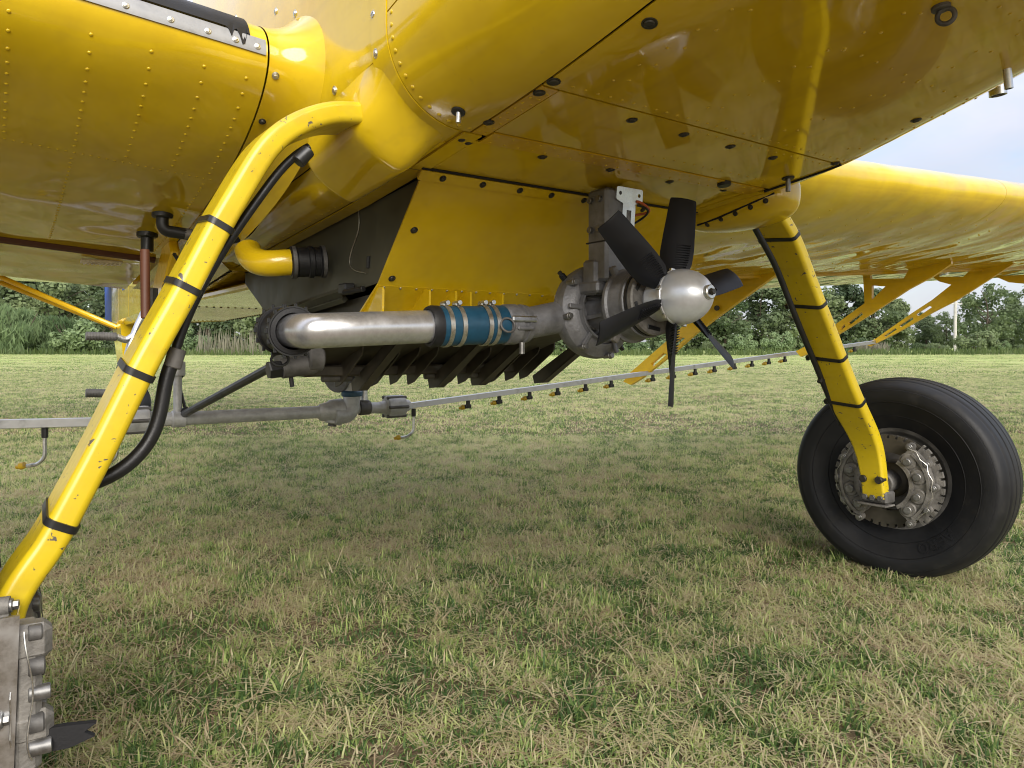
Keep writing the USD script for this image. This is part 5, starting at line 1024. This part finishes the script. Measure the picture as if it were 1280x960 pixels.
def make_tree(name, seed, h, w, leafm, nleaf, size, low=0.12, gaps=0.0, loc=(0, 0, 0), sc=1, rz=0, label=None, group=None, category='tree'):
    g = np.random.default_rng(seed); cl = []
    for k in range(46):
        t = g.random(); z = h * (low + (1 - low) * t); env = w / 2 * math.sin(math.pi * min(1, 0.16 + 0.80 * t)) ** 0.7; a = g.random() * 2 * math.pi; q_ = env * math.sqrt(g.random()) * 0.9
        cl.append((np.array([math.cos(a) * q_, math.sin(a) * q_, z - 0.08 * h * (q_ / (w / 2))]), w * g.uniform(0.09, 0.17) * (1 - gaps)))
    t_ = thing(name, loc, rz, label, category, group, (sc, sc, sc)); V, Fc = leaves(cl, nleaf, size, g)
    part('crown', (V, Fc), leafm, t_, smooth=False); part('trunk', limbs(h, 0.022 * h, g, w * 0.45), 'bark', t_, smooth=60); return t_
def make_bush(name, seed, h, w, leafm, nleaf, size, up=0.0, elong=1.0, loc=(0, 0, 0), sc=1, rz=0, label=None, group=None):
    g = np.random.default_rng(seed); cl = []
    for k in range(24):
        a = g.random() * 2 * math.pi; q_ = w / 2 * math.sqrt(g.random()) * 0.82; top = h * (1 - 0.55 * (q_ / (w / 2)) ** 2); z = top * g.uniform(0.12, 0.86); cl.append((np.array([math.cos(a) * q_, math.sin(a) * q_, z]), w * g.uniform(0.10, 0.17)))
    t_ = thing(name, loc, rz, label, 'bush', group, (sc, sc, sc)); V, Fc = leaves(cl, nleaf, size, g, elong, 0.6, up); V[:, 2] = np.maximum(V[:, 2], 0.0)
    part('foliage', (V, Fc), leafm, t_, smooth=False)
    part('stems', cat([tube([(g.normal() * .1, g.normal() * .1, -0.2), (math.cos(k * 1.3) * w * .15, math.sin(k * 1.3) * w * .15, h * 0.4), (math.cos(k * 1.3) * w * .3, math.sin(k * 1.3) * w * .3, h * 0.75)], [0.05, 0.035, 0.012], 6) for k in range(7)]), 'bark', t_, smooth=60); return t_
def another(src, loc, sc, rz, label, group=None):
    x = UsdGeom.Xform.Define(stage, '/World/' + numbered('/World', src.GetName().rstrip('0123456789').rstrip('_')))
    x.AddTranslateOp().Set(Gf.Vec3d(*map(float, loc))); x.AddRotateZOp().Set(float(rz)); s3 = (sc, sc, sc) if np.ndim(sc) == 0 else sc; x.AddScaleOp().Set(Gf.Vec3f(*map(float, s3)))
    src_c = src.GetCustomDataByKey('category'); return x, src_c
PROTO = {}
def plant(kind, px, Y, top, label, sx=1.0, group=None):
    """A plant of a kind, standing in line with column px at distance Y, its top in line with row top."""
    Xw = (px - 640) / FPX * Y; z0 = float(ground_z(Xw, Y)); h = EYE + (HORIZON - top) / FPX * Y - z0; rz = rnd.uniform(0, 360); k = KINDS[kind]
    if kind not in PROTO:
        t_ = k['make'](name=k['name'], loc=(Xw, Y, z0 - 0.05), sc=h / k['h'], rz=rz, label=label, group=group, **k['kw'])
        t_.GetAttribute('xformOp:scale').Set(Gf.Vec3f(float(h / k['h'] * sx), float(h / k['h'] * sx), float(h / k['h']))); PROTO[kind] = t_
    else:
        x, c = another(PROTO[kind], (Xw, Y, z0 - 0.05), (h / k['h'] * sx, h / k['h'] * sx, h / k['h']), rz, label)
        p = x.GetPrim(); p.GetReferences().AddInternalReference(PROTO[kind].GetPath()); p.SetInstanceable(True); tag(p, label, c, group or 'none'); 
        if not group: p.SetCustomDataByKey('group', k['group'])
    if kind in PROTO and not group: PROTO[kind].SetCustomDataByKey('group', k['group'])
KINDS = {
 'oak':   dict(name='broadleaf_tree', h=10, make=make_tree, group='trees at the edge of the field', kw=dict(seed=31, h=10, w=9, leafm='leaf_mid', nleaf=6500, size=0.46, low=0.10)),
 'dark':  dict(name='dark_tree', h=10, make=make_tree, group='trees at the edge of the field', kw=dict(seed=32, h=10, w=8, leafm='leaf_dark', nleaf=6500, size=0.44, low=0.05)),
 'thin':  dict(name='open_tree', h=10, make=make_tree, group='trees at the edge of the field', kw=dict(seed=33, h=10, w=9.5, leafm='leaf_mid', nleaf=3200, size=0.42, low=0.2, gaps=0.25)),
 'pale':  dict(name='pale_tree', h=10, make=make_tree, group='trees at the edge of the field', kw=dict(seed=34, h=10, w=8.5, leafm='leaf_pale', nleaf=6000, size=0.42, low=0.06)),
 'willow': dict(name='willow_shrub', h=4, make=make_bush, group='bushes at the edge of the field', kw=dict(seed=41, h=4, w=5, leafm='leaf_willow', nleaf=4200, size=0.16, up=0.7, elong=4.0)),
 'bush':  dict(name='round_bush', h=3, make=make_bush, group='bushes at the edge of the field', kw=dict(seed=42, h=3, w=4.6, leafm='leaf_mid', nleaf=3600, size=0.24)),
 'pbush': dict(name='pale_bush', h=3, make=make_bush, group='bushes at the edge of the field', kw=dict(seed=43, h=3, w=4.2, leafm='leaf_willow', nleaf=3600, size=0.24)),
}
# left of the near leg
plant('oak', -22, 78, 318, 'tall broadleaf tree at the left border of the picture, behind the long pale willow shrub', 1.1)
plant('dark', 34, 84, 308, 'tall dark tree between the left border and the yellow tail struts', 1.1)
plant('pale', 70, 80, 330, 'tall pale tree seen through the yellow tail struts', 1.1)
plant('oak', 108, 86, 345, 'broadleaf tree just left of the blue rudder, under a speck of sky', 0.9)
plant('dark', 138, 76, 352, 'dark tree hidden in part by the blue rudder and the boarding step', 0.9)
plant('willow', 22, 62, 372, 'large feathery willow shrub nearest the left border')
plant('willow', 60, 64, 384, 'feathery willow shrub below the tail struts')
plant('pbush', 92, 63, 392, 'pale leafy bush left of the upper boarding step')
plant('pbush', 112, 66, 400, 'small pale bush behind the upper boarding step')
plant('bush', 138, 64, 420, 'low scrubby bush beneath the boarding step', 1.2)
# between the near leg and the gate box
plant('dark', 215, 82, 330, 'tall dark tree behind the near landing gear leg', 1.1)
plant('dark', 262, 84, 335, 'tall dark tree over the dry reeds, under the rear fuselage', 1.1)
plant('oak', 310, 82, 335, 'tall tree left of the black rubber elbow', 1.1)
plant('dark', 352, 84, 330, 'tall dark tree behind the black rubber elbow', 1.1)
plant('pbush', 236, 64, 402, 'rounded pale bush just right of the near leg, left of the dry reeds', 0.9)
plant('willow', 342, 66, 408, 'small willow shrub right of the dry reeds, behind the pump elbow')
for px, lab in ((432, 'tall tree behind the spray gate, over the polished pipe'), (520, 'tall tree behind the spray gate, over the blue hose'), (610, 'tall tree behind the spray gate, left of the pump')):
    plant('oak', px, 86, 345, lab, 1.2)
# between the pump and the far leg
plant('dark', 700, 88, 340, 'tall dark tree behind the pump body', 1.2)
plant('oak', 772, 90, 345, 'tall broadleaf tree behind the fan hub', 1.1)
plant('dark', 842, 92, 346, 'tall dark tree behind the yellow hanger at the fan', 1.2)
plant('oak', 905, 90, 352, 'broadleaf tree right of the fan with small gaps of sky', 1.1)
plant('dark', 950, 94, 350, 'tall dark tree between the fan and the far leg', 1.2)
plant('willow', 752, 70, 405, 'hanging willow shrub seen between pump and fan brake', 1.3)
plant('pbush', 790, 72, 417, 'low pale bush left of the downward fan blade', 1.3)
plant('pbush', 838, 74, 415, 'pale bush behind the downward fan blade', 1.1)
plant('bush', 888, 74, 424, 'small dark bush right of the downward fan blade', 1.1)
plant('pbush', 930, 75, 414, 'pale bush between the lowest fan blade and the far leg')
plant('pbush', 972, 76, 410, 'larger pale bush touching the far leg')
# right of the far leg
plant('oak', 1010, 94, 336, 'tall broadleaf tree behind the far leg', 1.1)
plant('dark', 1052, 98, 352, 'tall dark tree behind the slotted foot of the middle boom hanger', 1.0)
plant('oak', 1090, 96, 366, 'broadleaf tree whose top shows between the two right hand hangers', 1.0)
plant('oak', 1122, 98, 378, 'rounded tree with its crown against the sky above the boom end', 0.95)
plant('dark', 1158, 102, 398, 'lower dark tree left of the utility pole', 1.1)
plant('thin', 1184, 98, 388, 'thin open tree directly behind the utility pole', 0.9)
plant('thin', 1232, 90, 352, 'tall open tree with lacy crown just right of the utility pole', 1.0)
plant('dark', 1262, 102, 378, 'dark tree behind the lacy tree at the right', 1.2)
plant('thin', 1290, 92, 352, 'tall open tree cut by the right border of the picture', 1.0)
plant('dark', 1330, 100, 365, 'dark tree just past the right border', 1.2)
plant('bush', 1024, 78, 424, 'dark low bush right of the far leg, below the boom', 1.2)
plant('bush', 1072, 80, 420, 'bush behind the boom end', 1.2)
plant('bush', 1152, 80, 427, 'left part of the clipped-looking low hedge', 1.5)
plant('bush', 1172, 82, 427, 'right part of the low hedge left of the utility pole', 1.5)
plant('bush', 1222, 76, 410, 'big round green bush right of the utility pole', 1.15)
plant('pbush', 1250, 75, 423, 'small pale bush right of the big round bush', 1.0)
plant('bush', 1278, 78, 430, 'low bush at the right border', 1.2)
# woodland behind as one mass
g_ = np.random.default_rng(77); cl = []
for px in np.arange(-260, 1560, 17):
    Y_ = g_.uniform(104, 122); Xw = (px - 640) / FPX * Y_; top = 7.2 + 1.6 * math.sin(px * 0.013) + g_.uniform(-0.8, 0.8) - (2.6 if 1120 < px < 1215 else 0)
    for k in range(4): cl.append((np.array([Xw + g_.normal() * 1.2, Y_ + g_.normal() * 2, top * (0.12 + 0.24 * k)]), g_.uniform(1.2, 1.9)))
V, Fc = leaves(cl, 26000, 0.75, g_); tag(part('far_woodland', (V, Fc), 'leaf_dark', None, smooth=False), 'dense dark woodland behind the trees along the field', 'woodland', None, 'stuff')
# rough uncut margin and the dry reeds
def stalks(n, px0, px1, Y0, Y1, h0, h1, w, seed, plume=0.0):
    g = np.random.default_rng(seed); Yv = g.uniform(Y0, Y1, n); Xv = (g.uniform(px0, px1, n) - 640) / FPX * Yv; z = ground_z(Xv, Yv); hh = g.uniform(h0, h1, n); az = g.random(n) * 6.28; ln = g.uniform(0.05, 0.35, n)
    b = np.stack([Xv, Yv, z - 0.05], -1); t = b + np.stack([np.cos(az) * ln * hh, np.sin(az) * ln * hh, hh], -1); sd = np.stack([np.cos(az + 1.57), np.sin(az + 1.57), 0 * az], -1) * (w * g.uniform(0.6, 1.3, n))[:, None]; mid = b * 0.45 + t * 0.55 + np.array([0, 0, 0.08])
    V = np.stack([b - sd, b + sd, mid + sd * (1 + plume), t, mid - sd * (1 + plume)], 1).reshape(-1, 3); j = np.arange(n) * 5
    return V, np.vstack([np.stack([j, j + 1, j + 2], -1), np.stack([j, j + 2, j + 4], -1), np.stack([j + 4, j + 2, j + 3], -1)])
tag(part('rough_margin', stalks(9000, -150, 1450, 57.5, 66, 0.18, 0.7, 0.035, 5), 'rough_green', None, smooth=False), 'rough uncut grass along the foot of the bushes', 'grass', None, 'stuff')
tag(part('dry_reeds', stalks(150, 245, 332, 59, 63, 0.7, 2.7, 0.026, 6, 0.8), 'reed_dry', None, smooth=False), 'tall dry grey reeds under the rear fuselage', 'reeds', None, 'stuff')
tag(part('dry_reeds', stalks(350, 1070, 1110, 66, 70, 0.5, 1.3, 0.035, 8, 0.5), 'reed_dry', None, smooth=False), 'short dry reeds below the end of the boom', 'reeds', None, 'stuff')
# utility pole
pY = 84.0; pX = (1194 - 640) / FPX * pY; pz = float(ground_z(pX, pY)); pt = EYE + (HORIZON - 376) / FPX * pY
pole = thing('utility_pole', (pX, pY, pz), 0, 'grey utility pole standing among the trees at the right', 'utility pole')
part('pole_shaft', lathe([(-0.3, 0.0), (-0.3, 0.19), (pt - pz, 0.15), (pt - pz + 0.02, 0)], (0, 0, 0), (0, 0, 1), 16), 'pole_concrete', pole)
part('cross_arm', cbox((0, 0, pt - pz - 0.35), (1.6, 0.12, 0.12), 0.02), 'pole_concrete', pole)
for x_ in (-0.7, 0.7): part('insulator', cyl((x_, 0, pt - pz - 0.3), (x_, 0, pt - pz - 0.05), 0.05, 10), 'brake_cast', pole)
